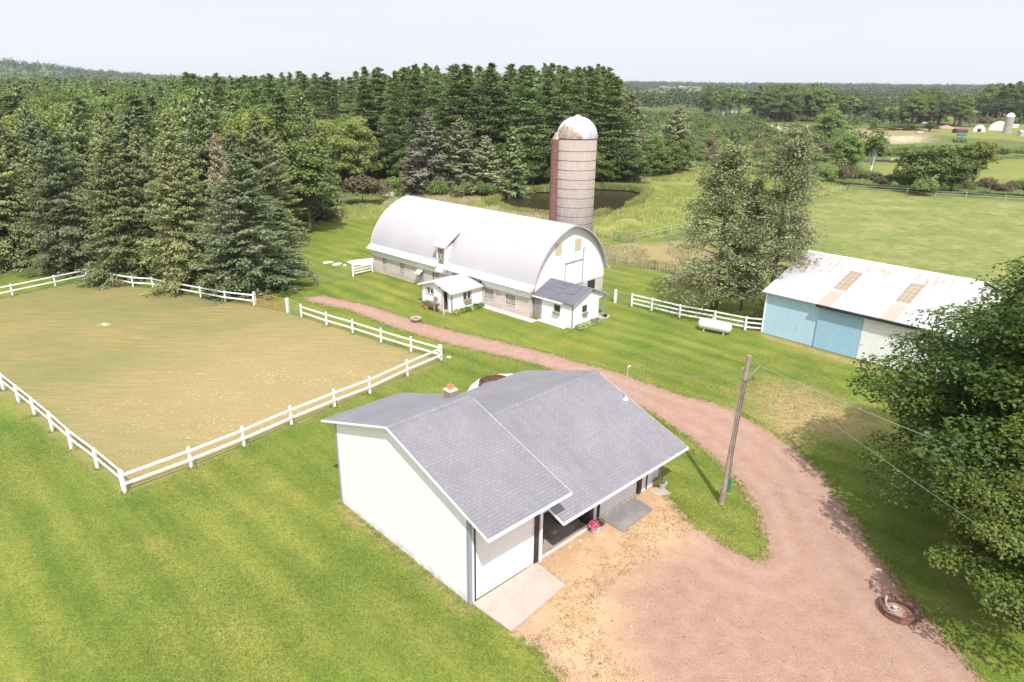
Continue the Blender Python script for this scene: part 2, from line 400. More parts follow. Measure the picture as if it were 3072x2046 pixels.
pond_pts = W([(1135,470),(1160,452),(1210,444),(1290,438),(1380,434),(1450,438),(1486,446),(1468,462),(1440,478),(1402,492),(1330,505),(1260,500),(1180,490)])
meadow_pts = W([(690,470),(790,478),(880,468),(900,455),(1050,440),(1150,425),(1260,425),(1380,420),(1500,405),(1620,385),(1700,395),(1860,412),(1945,432),(1850,470),(1700,500),(1545,535),(1450,556),(1365,545),(1320,545),(1000,500),(870,500),(800,505),(740,500)])
tan_pts = W([(1380,575),(1480,560),(1560,560),(1640,580),(1620,640),(1560,635),(1470,612),(1390,600)])
past_pts = W([(1880,466),(1950,434),(2354,464),(2600,480),(2900,640),(2400,720),(1850,640),(1640,590),(1560,560),(1640,520)])
field_polys = [W(p) for p in ([(1990,378),(2070,372),(2110,378),(2080,410),(2000,405)], [(2230,370),(2354,362),(2600,365),(2600,420),(2354,410),(2300,425),(2240,420)],
  [(1490,217),(1560,214),(1618,216),(1616,231),(1560,233),(1500,232)], [(1460,222),(1500,218),(1500,232),(1470,236)],
  [(1710,244),(1780,242),(1775,258),(1720,258)], [(1990,236),(2060,234),(2120,236),(2110,250),(2000,252)], [(2120,236),(2220,238),(2260,260),(2200,280),(2120,262)],
  [(2150,292),(2354,288),(2500,292),(2500,330),(2354,325),(2200,316),(2150,308)])]
dry_polys = [W(p) for p in ([(1720,284),(1780,281),(1870,288),(1950,300),(2010,296),(2110,292),(2160,300),(2110,330),(2010,332),(1900,312),(1800,296)],
  [(2120,288),(2200,286),(2215,296),(2130,298)])]
pale_polys = [W(p) for p in ([(2030,316),(2110,312),(2120,326),(2060,332)], [(1745,287),(1800,290),(1890,300),(1880,306),(1780,298)])]
lawn_pts = W([(-300,700),(0,640),(300,620),(680,560),(680,500),(760,490),(870,492),(1300,540),(1365,548),(1450,560),(1560,560),(1640,590),(1760,600),(1850,640),(2400,720),(2900,640),(3200,2600),(-2400,2600),(-1200,1200)])

def sdf(P, poly):
    """signed distance, negative inside"""
    n = len(poly); d = np.full(len(P), 1e18); s = np.ones(len(P))
    for i in range(n):
        a, b = poly[i], poly[i-1]; e = b-a; w = P-a
        t = np.clip((w@e)/(e@e+1e-12), 0, 1); q = w-np.outer(t, e); d = np.minimum(d, (q*q).sum(1))
        c1 = P[:,1] >= a[1]; c2 = P[:,1] < b[1]; c3 = e[0]*w[:,1] > e[1]*w[:,0]
        flip = (c1&c2&c3)|(~c1&~c2&~c3); s[flip] *= -1
    return s*np.sqrt(d)
def noise2(x, y, sc, seed=0):
    """smooth value noise on the CPU"""
    x = x/sc; y = y/sc; xi = np.floor(x).astype(np.int64); yi = np.floor(y).astype(np.int64); fx = x-xi; fy = y-yi
    fx = fx*fx*(3-2*fx); fy = fy*fy*(3-2*fy)
    def h(a, b):
        v = (a*374761393+b*668265263+seed*974634777) & 0xffffffff; v = ((v ^ (v >> 13))*1274126177) & 0xffffffff
        return ((v ^ (v >> 16)) & 0xffff)/65535.0
    return (h(xi,yi)*(1-fx)+h(xi+1,yi)*fx)*(1-fy)+(h(xi,yi+1)*(1-fx)+h(xi+1,yi+1)*fx)*fy
def ground_z(x, y):
    x = np.asarray(x, float); y = np.asarray(y, float)
    d = np.hypot(x, y)
    z = 17*np.clip((d-1500)/1300, 0, 1)**1.3
    z = z+ 42*np.exp(-(((x+1330)/260.)**2+((y-1750)/420.)**2))
    far = np.clip((d-160)/300, 0, 1)
    return z+far*(noise2(x, y, 180, 3)-0.5)*1.2
def axis(segs):
    out = [segs[0][0]]
    for a, b, st in segs:
        n = max(1, int(round((b-a)/st))); out += list(a+(b-a)*(np.arange(n)+1)/n)
    return np.array(out)
gx = axis([(-9000,-3000,1000),(-3000,-600,120),(-600,-130,20),(-130,-62,2.0),(-62,52,0.34),(52,130,2.0),(130,600,12),(600,3000,120),(3000,9000,1000)])
gy = axis([(-60,10,5),(10,88,0.34),(88,165,1.0),(165,500,8),(500,3200,60),(3200,9000,900)])
GX, GY = np.meshgrid(gx, gy); P = np.stack([GX.ravel(), GY.ravel()], 1)
near = (np.abs(P[:,0]) < 140) & (P[:,1] < 260)
def sdn(poly, mask=near):
    d = np.full(len(P), 50.0); d[mask] = sdf(P[mask], poly); return d
def soft(d, w): return np.clip(0.5-d/(2*w), 0, 1)
wob = (noise2(P[:,0], P[:,1], 1.1, 5)-0.5)*0.9+(noise2(P[:,0], P[:,1], 0.45, 6)-0.5)*0.4
sd_drive = sdn(drive_pts); sd_pad = sdn(pad_pts); sd_pond = sdn(pond_pts, near)
gravel = soft(sd_drive+wob*0.5, 0.75)
sand = soft(sdn(sand_pts)+wob, 1.3)*(gravel > 0)
bare = soft(sdn(bare_pts)+wob*1.6, 1.6)
_c, _s = math.cos(R(44.0)), math.sin(R(44.0)); _g = gp(1410, 1814)
gl = lambda u, v: (_g[0]+u*_c-v*_s, _g[1]+u*_s+v*_c)
wallstrip = np.array([gl(-0.42,-0.3), gl(0.1,-0.3), gl(0.1,11.3), gl(-0.40,11.3)])
bare = np.maximum(bare, 0.9*soft(sdn(wallstrip)+wob*0.5, 0.3))
bare = np.maximum(bare, soft(sdn(path_sand)+wob*0.4, 0.4))
pad = soft(sd_pad+wob*0.6, 0.6)
# dry half of the paddock: densest towards its right-hand corner
pc = W([(640,900)])[0]; dd = np.hypot(P[:,0]-pc[0], (P[:,1]-pc[1]))
strawy = np.clip(1.25-dd/15.0, 0, 1)*pad
meadow = soft(sdn(meadow_pts)+wob*2, 1.5)
tan = soft(sdn(tan_pts)+wob*2, 2.0)
allm = np.ones(len(P), bool)
past = soft(sdn(past_pts, (P[:,1] < 400)&(np.abs(P[:,0])<400)), 1.5)
field = np.zeros(len(P)); dry = np.zeros(len(P)); pale = np.zeros(len(P))
fm = P[:,0] > 0
for poly in field_polys:
    d = np.full(len(P), 50.0); d[fm] = sdf(P[fm], poly); field = np.maximum(field, soft(d, 3))
for poly in dry_polys:
    d = np.full(len(P), 50.0); d[fm] = sdf(P[fm], poly); dry = np.maximum(dry, soft(d, 4))
for poly in pale_polys:
    d = np.full(len(P), 50.0); d[fm] = sdf(P[fm], poly); pale = np.maximum(pale, soft(d, 3))
d = np.full(len(P), 300.0); lm = P[:,1] < 300; d[lm] = sdf(P[lm], lawn_pts); lawn = soft(d, 2.0)
Z = ground_z(P[:,0], P[:,1])
Z -= np.where(near, soft(sd_pond-0.7, 0.9)*1.1, 0)
Z += np.where(near & (P[:,1] > 12), (noise2(P[:,0], P[:,1], 6, 9)-0.5)*0.06*(sd_drive > 1)*(P[:,1] < 90), 0)
NX, NY = len(gx), len(gy)
idx = (np.arange(NY-1)[:,None]*NX+np.arange(NX-1)[None,:]).ravel()
F4 = np.stack([idx, idx+1, idx+1+NX, idx+NX], 1)

# one procedural material for the whole ground; the masks say what grows or lies where
def ground_mat():
    t = NT('ground_surface'); p = t.pos(); x = t.sep(p)
    a = t.seprgb(t.attr('cover_a')); b = t.seprgb(t.attr('cover_b')); c3 = t.seprgb(t.attr('cover_c'))
    n_fine = t.noise(p, 9.0, 4, 0.7); n_tuft = t.noise(p, 3.2, 6, 0.7); n_mid = t.noise(p, 0.55, 5, 0.6); n_big = t.noise(p, 0.11, 4, 0.55)
    # mown lawn
    g = t.ramp(n_mid, [(0.28, (0.118, 0.160, 0.024)), (0.5, (0.156, 0.192, 0.031)), (0.72, (0.202, 0.222, 0.043))])
    g2 = t.ramp(n_big, [(0.35, (0.116, 0.166, 0.025)), (0.65, (0.208, 0.212, 0.042))])
    g = t.mix(0.5, g, g2)
    g = t.mix(0.85, g, t.ramp(n_fine, [(0.30, 0.55), (0.5, 1.0), (0.70, 1.45)]), 'MULTIPLY')
    g = t.mix(0.7, g, t.ramp(n_tuft, [(0.3, 0.74), (0.5, 1.0), (0.72, 1.26)]), 'MULTIPLY')
    al = t.map(p, (1, 1, 1), (0, 0, R(-44)))
    st2 = t.noise(t.map(al, (0.85, 0.10, 1)), 1.0, 4, 0.6)
    g = t.mix(0.85, g, t.ramp(st2, [(0.32, (0.70,0.82,0.78)), (0.5, (1.0,1.0,1.0)), (0.68, (1.24,1.12,1.30))]), 'MULTIPLY')
    pt = t.noise(p, 0.23, 4, 0.6)
    g = t.mix(0.8, g, t.ramp(pt, [(0.30, (0.70,0.88,0.80)), (0.5, (1.0,1.0,1.0)), (0.72, (1.22,1.08,1.35))]), 'MULTIPLY')
    # mower stripes on the near lawn, run parallel to the garage wall
    s = t.math('ADD', t.math('MULTIPLY', x[0], 0.66), t.math('MULTIPLY', x[1], 0.75))
    s = t.math('ADD', s, t.math('MULTIPLY', n_big, 2.2))
    st = t.math('SINE', t.math('MULTIPLY', s, 2*PI/2.5))
    g = t.mix(0.8, g, t.ramp(t.math('MULTIPLY_ADD', st, 0.5, 0.5), [(0.0, (0.86,0.92,0.86)), (1.0, (1.14,1.08,1.14))]), 'MULTIPLY')
    # rough ground cover under the trees and out to the horizon
    rg = t.ramp(t.noise(p, 0.16, 6, 0.65), [(0.3, (0.070, 0.098, 0.030)), (0.5, (0.115, 0.145, 0.042)), (0.7, (0.170, 0.185, 0.058))])
    rg = t.mix(0.8, rg, t.ramp(n_mid, [(0.3, 0.7), (0.7, 1.3)]), 'MULTIPLY')
    col = t.mix(c3[0], rg, g)
    # tall meadow and pasture
    md = t.ramp(t.noise(p, 0.22, 6, 0.65), [(0.28, (0.165, 0.215, 0.050)), (0.48, (0.240, 0.262, 0.065)), (0.62, (0.300, 0.280, 0.100)), (0.75, (0.340, 0.300, 0.140))])
    md = t.mix(0.9, md, t.ramp(t.noise(t.map(p, (1.0, 0.6, 1)), 2.2, 5, 0.7), [(0.3, 0.68), (0.7, 1.3)]), 'MULTIPLY')
    col = t.mix(b[1], col, md)
    ps = t.ramp(t.noise(t.map(p, (0.6, 1.0, 1), (0, 0, 0.5)), 0.16, 7, 0.65), [(0.3, (0.150, 0.188, 0.050)), (0.5, (0.205, 0.222, 0.068)), (0.7, (0.275, 0.256, 0.105))])
    ps = t.mix(0.9, ps, t.ramp(t.noise(t.map(p, (0.5, 1.2, 1)), 1.1, 7, 0.75), [(0.32, 0.62), (0.68, 1.30)]), 'MULTIPLY')
    ps = t.mix(0.8, ps, t.ramp(t.noise(t.map(p, (1.0, 0.5, 1)), 0.45, 5, 0.7), [(0.32, 0.74), (0.68, 1.22)]), 'MULTIPLY')
    col = t.mix(b[0], col, ps)
    col = t.mix(c3[2], col, t.mix(0.7, (0.29, 0.235, 0.105), t.ramp(t.noise(p, 1.4, 5, 0.7), [(0.3, 0.7), (0.7, 1.25)]), 'MULTIPLY'))
    fd = t.ramp(t.noise(p, 0.05, 5), [(0.3, (0.165, 0.190, 0.045)), (0.7, (0.225, 0.228, 0.065))])
    col = t.mix(b[2], col, fd)
    # paddock: thin drying grass, mower swirls, clippings
    sw = t.noise(t.map(p, (0.30, 2.4, 1), (0, 0, -0.72)), 1.0, 6, 0.65)
    pd = t.ramp(sw, [(0.30, (0.195, 0.175, 0.060)), (0.5, (0.258, 0.212, 0.082)), (0.68, (0.318, 0.248, 0.115))])
    pg = t.ramp(n_big, [(0.36, 1.0), (0.60, 0.0)])
    pd = t.mix(t.math('MULTIPLY', pg, 0.6), pd, (0.165, 0.182, 0.070))
    pd = t.mix(c3[1], pd, t.mix(0.5, pd, (0.400, 0.285, 0.150)))
    pd = t.mix(0.8, pd, t.ramp(n_fine, [(0.30, 0.75), (0.5, 1.0), (0.70, 1.28)]), 'MULTIPLY')
    chips = t.ramp(t.noise(t.map(p, (1.0, 1.6, 1), (0, 0, 0.6)), 3.4, 3, 0.6, 0.4), [(0.60, 0.0), (0.65, 1.0)])
    chips = t.math('MULTIPLY', chips, t.math('MULTIPLY', c3[1], t.ramp(t.noise(p, 0.35, 4, 0.6), [(0.40, 0.05), (0.60, 1.0)])))
    pd = t.mix(t.math('MULTIPLY', chips, 0.8), pd, (0.66, 0.48, 0.35))
    col = t.mix(a[2], col, pd)
    # gravel and trodden sand
    gr = t.ramp(t.noise(p, 1.2, 6, 0.7), [(0.3, (0.282, 0.172, 0.126)), (0.7, (0.368, 0.236, 0.178))])
    gs = t.noise(p, 13, 3, 0.7)
    gr = t.mix(0.9, gr, t.ramp(gs, [(0.28, 0.62), (0.45, 1.0), (0.75, 1.25)]), 'MULTIPLY')
    gr = t.mix(t.ramp(t.noise(t.map(p, (1, 0.6, 1), (0,0,0.4)), 4.2, 3, 0.6), [(0.655, 0.0), (0.70, 0.45)]), gr, (0.10, 0.065, 0.05))
    rut = t.seprgb(t.attr('cover_d'))[2]
    gr = t.mix(t.math('MULTIPLY', rut, t.ramp(t.noise(p, 0.8, 4, 0.6), [(0.3, 0.25), (0.6, 0.75)])), gr, (0.41, 0.275, 0.212))
    sn = t.ramp(t.noise(p, 0.9, 6, 0.65), [(0.3, (0.440, 0.275, 0.150)), (0.7, (0.575, 0.388, 0.240))])
    sn = t.mix(0.8, sn, t.ramp(gs, [(0.3, 0.78), (0.7, 1.18)]), 'MULTIPLY')
    weed = t.math('MULTIPLY', t.ramp(t.noise(p, 1.7, 5, 0.7), [(0.52, 0.0), (0.66, 1.0)]), t.ramp(n_fine, [(0.4, 0.0), (0.6, 1.0)]))
    sn = t.mix(t.math('MULTIPLY', weed, 0.75), sn, (0.230, 0.185, 0.060))
    gr = t.mix(a[1], gr, sn)
    rag = t.math('ADD', a[0], t.math('MULTIPLY_ADD', t.noise(p, 3.2, 5, 0.7), 1.1, -0.55))
    col = t.mix(t.ramp(rag, [(0.42, 0.0), (0.56, 1.0)]), col, gr)
    bm = t.math('MULTIPLY', t.attr('bare'), 1.0)
    brk = t.ramp(t.noise(t.map(p, (1, 1.5, 1)), 1.6, 5, 0.72), [(0.42, 0.0), (0.52, 1.0)])
    thin = t.mix(0.8, (0.40, 0.275, 0.145), t.ramp(n_fine, [(0.3, 0.75), (0.7, 1.2)]), 'MULTIPLY')
    f2 = t.math('MULTIPLY', bm, t.math('ADD', t.math('MULTIPLY', brk, 0.6), 0.35))
    col = t.mix(f2, col, thin)
    pl = t.seprgb(t.attr('cover_d'))
    col = t.mix(pl[0], col, t.mix(0.6, (0.27, 0.21, 0.10), t.ramp(t.noise(p, 0.2, 5, 0.7), [(0.3, 0.7), (0.7, 1.3)]), 'MULTIPLY'))
    col = t.mix(t.math('MULTIPLY', pl[1], t.ramp(t.noise(p, 0.5, 5, 0.7), [(0.42, 0.0), (0.56, 1.0)])), col, (0.58, 0.55, 0.40))
    h = t.math('ADD', n_fine, t.math('MULTIPLY', n_tuft, 1.6))
    h = t.math('ADD', h, t.math('MULTIPLY', t.math('MULTIPLY', t.noise(p, 3.5, 5, 0.7), b[1]), 8.0))
    nb = t.bump(h, 0.42, 0.09)
    return t.finish(col, 0.95, 0, nb, 0.12)
m_ground = ground_mat()
rutm = np.exp(-((sd_drive+1.15)/0.32)**2)*0.8+np.exp(-((sd_drive+2.55)/0.35)**2)*0.6
COVER = {'cover_a': np.stack([gravel, sand, pad], 1), 'cover_b': np.stack([past, np.clip(meadow,0,1), field], 1),
         'cover_c': np.stack([lawn, strawy, tan], 1), 'cover_d': np.stack([dry, pale, rutm], 1), 'bare': np.stack([bare]*3, 1)}
def ground_piece(name, sel):
    f = F4[sel]; used, inv = np.unique(f, return_inverse=True); inv = inv.reshape(-1, 4)
    co = np.stack([P[used,0], P[used,1], Z[used]], 1).astype(np.float32)
    me = bpy.data.meshes.new(name); me.vertices.add(len(used)); me.vertices.foreach_set('co', co.ravel())
    n = len(f); me.loops.add(n*4); me.loops.foreach_set('vertex_index', inv.astype(np.int32).ravel())
    me.polygons.add(n); me.polygons.foreach_set('loop_start', np.arange(0, n*4, 4, dtype=np.int32)); me.polygons.foreach_set('loop_total', np.full(n, 4, np.int32))
    me.update(calc_edges=True)
    for k, v in COVER.items():
        at_ = me.attributes.new(k, 'FLOAT_COLOR', 'POINT')
        at_.data.foreach_set('color', np.concatenate([v[used], np.ones((len(used),1))], 1).astype(np.float32).ravel())
    me.polygons.foreach_set('use_smooth', [True]*n)
    o = link(name, me, m_ground); o['kind'] = 'structure'; return o
fc = P[F4].mean(1)
fd_drive = (sd_drive[F4].mean(1) < 0); fd_pad = (sd_pad[F4].mean(1) < 0)
cell = (fc[:,0] > -62)&(fc[:,0] < 52)&(fc[:,1] > 10)&(fc[:,1] < 88)
is_drive = fd_drive & (fc[:,1] < 88) & (np.abs(fc[:,0]) < 60); is_pad = fd_pad & (~is_drive) & near[F4].all(1)
ground_piece('driveway', is_drive); ground_piece('paddock_ground', is_pad); ground_piece('ground', ~(is_drive | is_pad))
wb = MB(); wb.prism([tuple(q) for q in (pond_pts+(pond_pts-pond_pts.mean(0))*0.05)], 'z', -0.42, -0.22)
wo = wb.build('pond_water', m_water); wo['kind'] = 'structure'

# ================================================================== GARAGE
go = gp(1410, 1814); G_ANG = R(44.0)
def garage():
    g = empty('garage', go, G_ANG, 'white two-part garage with grey shingle roofs, an open carport between', 'garage')
    T = 0.14
    # tall section: walls
    roofz = lambda v: 7.02-(5.51-v)*0.342 if v < 5.51 else 7.02-(v-5.51)*0.324
    under = 0.20
    gable = [(0,0),(11.03,0),(11.03,roofz(11.03)-under),(5.51,7.02-under),(0,roofz(0)-under)]
    m = MB(); m.prism(gable, 'x', 0.0, T); m.build('gable_wall', m_side_wy, g, 'tall blank white gable wall facing the lawn')
    m = MB(); m.prism(gable, 'x', 4.5-T, 4.5); m.build('gable_wall', m_side_wy, g)
    m = MB(); m.box(T, 4.5-T, 10.9, 11.03, 0, roofz(11.03)-under); m.build('rear_wall', m_side_w, g)
    m = MB(); m.box(T, 0.36, 0, T, 0, 4.95); m.box(0.36, 4.05, 0, T, 4.0, 4.95); m.box(4.05, 4.5-T, 0, T, 0, 4.95)
    m.build('front_wall', m_white, g)
    # overhead door, ribbed by four panels
    m = MB()
    for k in range(8):
        m.box(0.37, 4.04, 0.045, 0.09, 0.02+k*0.497, 0.02+k*0.497+0.487)
    m.box(0.37, 4.04, 0.09, 0.12, 0.0, 4.0)
    m.build('overhead_door', m_white, g, 'tall white overhead door')
    # trims
    m = MB(); m.box(-0.03, 0.13, -0.035, -0.003, 0, 4.7); m.box(-0.03, -0.003, -0.003, 0.15, 0, 4.7); m.build('corner_trim', m_gray_trim, g)
    m = MB(); m.box(-0.03, -0.003, 10.9, 11.06, 0, 5.0); m.box(-0.003, 0.13, 11.033, 11.06, 0, 5.0); m.build('corner_trim', m_gray_trim, g)
    m = MB(); m.box(4.06, 4.36, -0.05, -0.003, 0, 4.3); m.build('door_jamb', m_black, g)
    m = MB(); m.box(4.40, 4.56, -0.10, -0.053, 0, 4.3); m.box(4.40, 4.56, -0.053, -0.003, 0, 0.3); m.build('post', m_white, g)
    m = MB(); m.box(4.503, 4.60, -0.05, 0.2, 0, 2.6); m.build('post_trim', m_black, g)
    m = MB(); m.tube([(0.30,-0.30,4.55),(0.28,-0.06,4.30),(0.28,-0.06,0.1)], 0.035, 8); m.build('downspout', m_black, g)
    # roof 1
    def slab(name, u0, u1, prof, th, mat, parent, lab=None):
        """prof: list of (v, z) along the slope; one closed thin slab"""
        m = MB(); m.prism(prof+[(v, z-th) for v, z in prof[::-1]], 'x', u0, u1)
        return m.build(name, mat, parent, lab)
    r1 = slab('roof', -0.35, 4.76, [(-1.61,4.60),(5.51,7.02),(11.85,4.97)], 0.06, m_shingle, g, 'higher shingle roof over the tall bay')
    m = MB(); m.prism([(-1.60,4.535),(5.51,6.955),(11.84,4.905),(11.84,4.80),(5.51,6.84),(-1.60,4.42)], 'x', -0.335, 4.745); m.build('soffit', m_white, r1)
    m = MB(); m.box(-0.36, 4.77, -1.655, -1.612, 4.44, 4.585); m.build('fascia', m_white, r1)
    m = MB(); m.prism([(-1.61,4.58),(5.51,7.0),(11.85,4.95),(11.85,4.84),(5.51,6.89),(-1.61,4.47)], 'x', -0.385, -0.352); m.build('barge_board', m_white, r1)
    m = MB(); m.prism([(-1.61,4.58),(5.51,7.0),(11.85,4.95),(11.85,4.84),(5.51,6.89),(-1.61,4.47)], 'x', 4.762, 4.79); m.build('barge_board', m_white, r1)
    m = MB(); m.prism([(5.26,6.955),(5.51,7.045),(5.76,6.965),(5.76,6.945),(5.51,7.022),(5.26,6.937)], 'x', -0.355, 4.765); m.build('ridge_cap', m_shingle, r1)
    m = MB(); m.tube([(4.70,-0.02,4.3),(4.70,-0.9,4.28)], 0.02, 6); m.build('soffit_hook', m_white, r1)
    # low section
    F = 0.20
    def rz2(v): return 5.30-(5.7-v)*0.39 if v > 3.8 else 4.56-(3.8-v)*0.365
    m = MB(); m.box(8.78, 9.26, F, F+T, 0, 3.1); m.box(9.26, 12.74, F, F+T, 2.25, 3.1); m.box(13.12, 14.9, F, F+T, 0, 3.1); m.box(12.74, 13.12, F, F+T, 2.2, 3.1)
    m.box(4.6, 8.78, F, F+T, 2.45, 3.05)
    m.build('front_wall', m_white, g)
    m = MB(); m.prism([(0.34,0),(11.0,0),(11.0,3.3),(5.7,5.05),(3.8,4.35),(0.34,3.05)], 'x', 14.76, 14.9); m.build('gable_wall', m_side_wy, g)
    m = MB(); m.box(4.5, 14.76, 10.86, 11.0, 0, 3.3); m.build('rear_wall', m_side_w, g)
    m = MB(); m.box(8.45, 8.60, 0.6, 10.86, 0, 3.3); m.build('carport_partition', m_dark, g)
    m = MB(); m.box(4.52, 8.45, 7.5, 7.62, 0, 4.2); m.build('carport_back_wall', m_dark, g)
    m = MB(); m.box(8.38, 8.76, F-0.06, F-0.01, 0, 2.5); m.box(8.38, 8.44, F-0.01, 0.75, 0, 2.5); m.build('carport_jamb', m_black, g)
    m = MB()
    for k in range(5): m.box(9.28, 12.72, F+0.05, F+0.09, 0.10+k*0.43, 0.10+k*0.43+0.422)
    m.build('overhead_door', m_white, g, 'low white overhead door')
    m = MB(); m.box(9.26, 12.74, F-0.10, F+0.10, 0.0, 0.09); m.build('door_sill', m_oldwood, g)
    m = MB(); m.box(12.76, 13.10, F-0.04, F+0.06, 0, 2.2); m.build('side_door', m_black, g)
    for u in (9.12, 9.22, 13.55): 
        m = MB(); m.box(u, u+0.055, F-0.07, F-0.004, 0.05, 2.6); m.build('downspout', m_black, g)
    m = MB(); m.box(14.80, 14.95, F-0.035, F-0.003, 0, 2.6); m.box(14.903, 14.95, F-0.003, F+0.15, 0, 2.6); m.build('corner_trim', m_gray_trim, g)
    for u in (14.15, 14.42): 
        m = MB(); m.box(u, u+0.07, F-0.03, F-0.003, 0.0, 2.6); m.build('batten', m_white, g)
    p = [(-1.2,2.72),(3.8,4.56),(5.7,5.30),(12.25,3.22)]
    r2 = slab('roof', 4.78, 15.35, p, 0.06, m_shingle, g, 'lower shingle roof over the carport and workshop')
    r2s = MB(); q = p; r2s.prism([(v+(0.01 if i == 0 else -0.01 if i == 3 else 0), z-0.064) for i, (v, z) in enumerate(q)]+[(v+(0.01 if i == 0 else -0.01 if i == 3 else 0), z-0.17) for i, (v, z) in list(enumerate(q))[::-1]], 'x', 4.8, 15.33)
    r2s.build('soffit', m_white, r2)
    m = MB(); m.box(4.76, 15.37, -1.245, -1.203, 2.55, 2.70); m.build('fascia', m_white, r2)
    for u in (4.745, 15.353):
        m = MB(); m.prism([(v, z-0.02) for v, z in p]+[(v, z-0.15) for v, z in p[::-1]], 'x', u, u+0.033); m.build('barge_board', m_white, r2)
    m = MB(); m.prism([(5.45,5.215),(5.7,5.325),(5.95,5.245),(5.95,5.22),(5.7,5.302),(5.45,5.205)], 'x', 4.79, 15.352); m.build('ridge_cap', m_shingle, r2)
    # mast for the service drop, with its boot
    m = MB(); m.tube([(15.0,3.1,4.28),(15.0,3.1,6.35)], 0.03, 8); m.tube([(15.0,3.1,6.3),(15.0,3.1,6.45),(15.12,3.02,6.48)], 0.045, 8); ms = m.build('service_mast', m_galv, r2)
    m = MB(); m.lathe([(0.16,0),(0.12,0.05),(0.06,0.14),(0.04,0.2)], 12, (15.0,3.1,4.30)); m.build('mast_boot', m_white, ms)
    # carport concrete floor with its pale front edge
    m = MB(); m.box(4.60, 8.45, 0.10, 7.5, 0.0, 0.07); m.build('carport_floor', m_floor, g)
    m = MB(); m.box(4.60, 8.40, -0.03, 0.10, 0.0, 0.073); m.build('floor_edge', m_conc_pale, g)
    # chimney behind the higher ridge
    m = MB(); m.box(4.14, 4.64, 6.35, 6.85, 5.9, 7.02); ch = m.build('chimney', plain('chimney_brick', (0.30, 0.21, 0.18), 0.9, 0.25, 9, bump=0.4), g)
    m = MB(); m.box(4.11, 4.67, 6.32, 6.88, 7.02, 7.10); m.build('chimney_cap', m_conc_pale, ch)
    m = MB()
    for a in ((4.26,4.52,6.47,6.51),(4.26,4.52,6.69,6.73),(4.26,4.30,6.51,6.69),(4.48,4.52,6.51,6.69)): m.box(*a, 7.10, 7.32)
    m.build('flue_tile', m_orange, ch)
    return g
garage()
def glp(u, v, z=0.0):
    c, s = math.cos(G_ANG), math.sin(G_ANG)
    return np.array([go[0]+u*c-v*s, go[1]+u*s+v*c, z])

# slabs
def slab_obj(name, pts, z0, z1, mat, label, cat):
    m = MB(); m.prism([tuple(p[:2]) for p in pts], 'z', z0, z1); o = m.build(name, mat); return tag(o, label, cat)
A1, A2, A3, A4 = glp(0.1,-0.06), glp(4.25,-0.06), gp(1350+835*.4145, 1350+985*.4145), gp(1350+445*.4145, 1350+1318*.4145)
slab_obj('concrete_apron', [A1,A4,A3,A2][::-1][::-1], -0.05, 0.06, m_conc, 'cracked tan concrete apron in front of the tall overhead door', 'concrete slab')
s5 = lambda x, y: gp(1350+x*.4145, 1350+y*.4145)
slab_obj('driveway_pad', [s5(1150,535), s5(1250,600), s5(1470,432), s5(1400,385), s5(1325,345), s5(1075,490)], -0.05, 0.05, m_slab, 'dark grey concrete pad outside the low overhead door', 'concrete slab')
slab_obj('corner_slab', [s5(1445,310), s5(1500,330), s5(1560,330), s5(1605,315), s5(1560,290), s5(1520,262), s5(1470,275)], -0.05, 0.035, m_conc, 'small worn stone slab at the garage corner under a flower pot', 'stone slab')
# patio behind the garage
pz = [(1072,903),(1085,885),(1100,873),(1125,865),(1150,861),(1175,860),(1200,862),(1230,872),(1230,900),(1150,930),(1090,940)]
slab_obj('patio', [at(*q) for q in pz], -0.05, 0.05, m_conc_pale, 'pale rounded concrete patio behind the garage roof', 'patio')
pc_ = at(1140, 893); fr = empty('metal_hoop', (pc_[0], pc_[1], 0.05), 0.3, 'dark round stock-tank hoop lying on the pale patio', 'hoop')
m = MB(); m.lathe([(1.25,0),(1.32,0.0),(1.32,0.55),(1.25,0.55)], 40, cap=False); m.f += [(k, (k+1) % 40, 120+(k+1) % 40, 120+k) for k in range(40)]
m.build('hoop_wall', m_rust, fr)
m = MB(); m.lathe([(0.0,0.03),(1.24,0.03),(1.24,0.05),(0.0,0.05)], 40, cap=False); m.build('ash_bed', m_slab, fr)

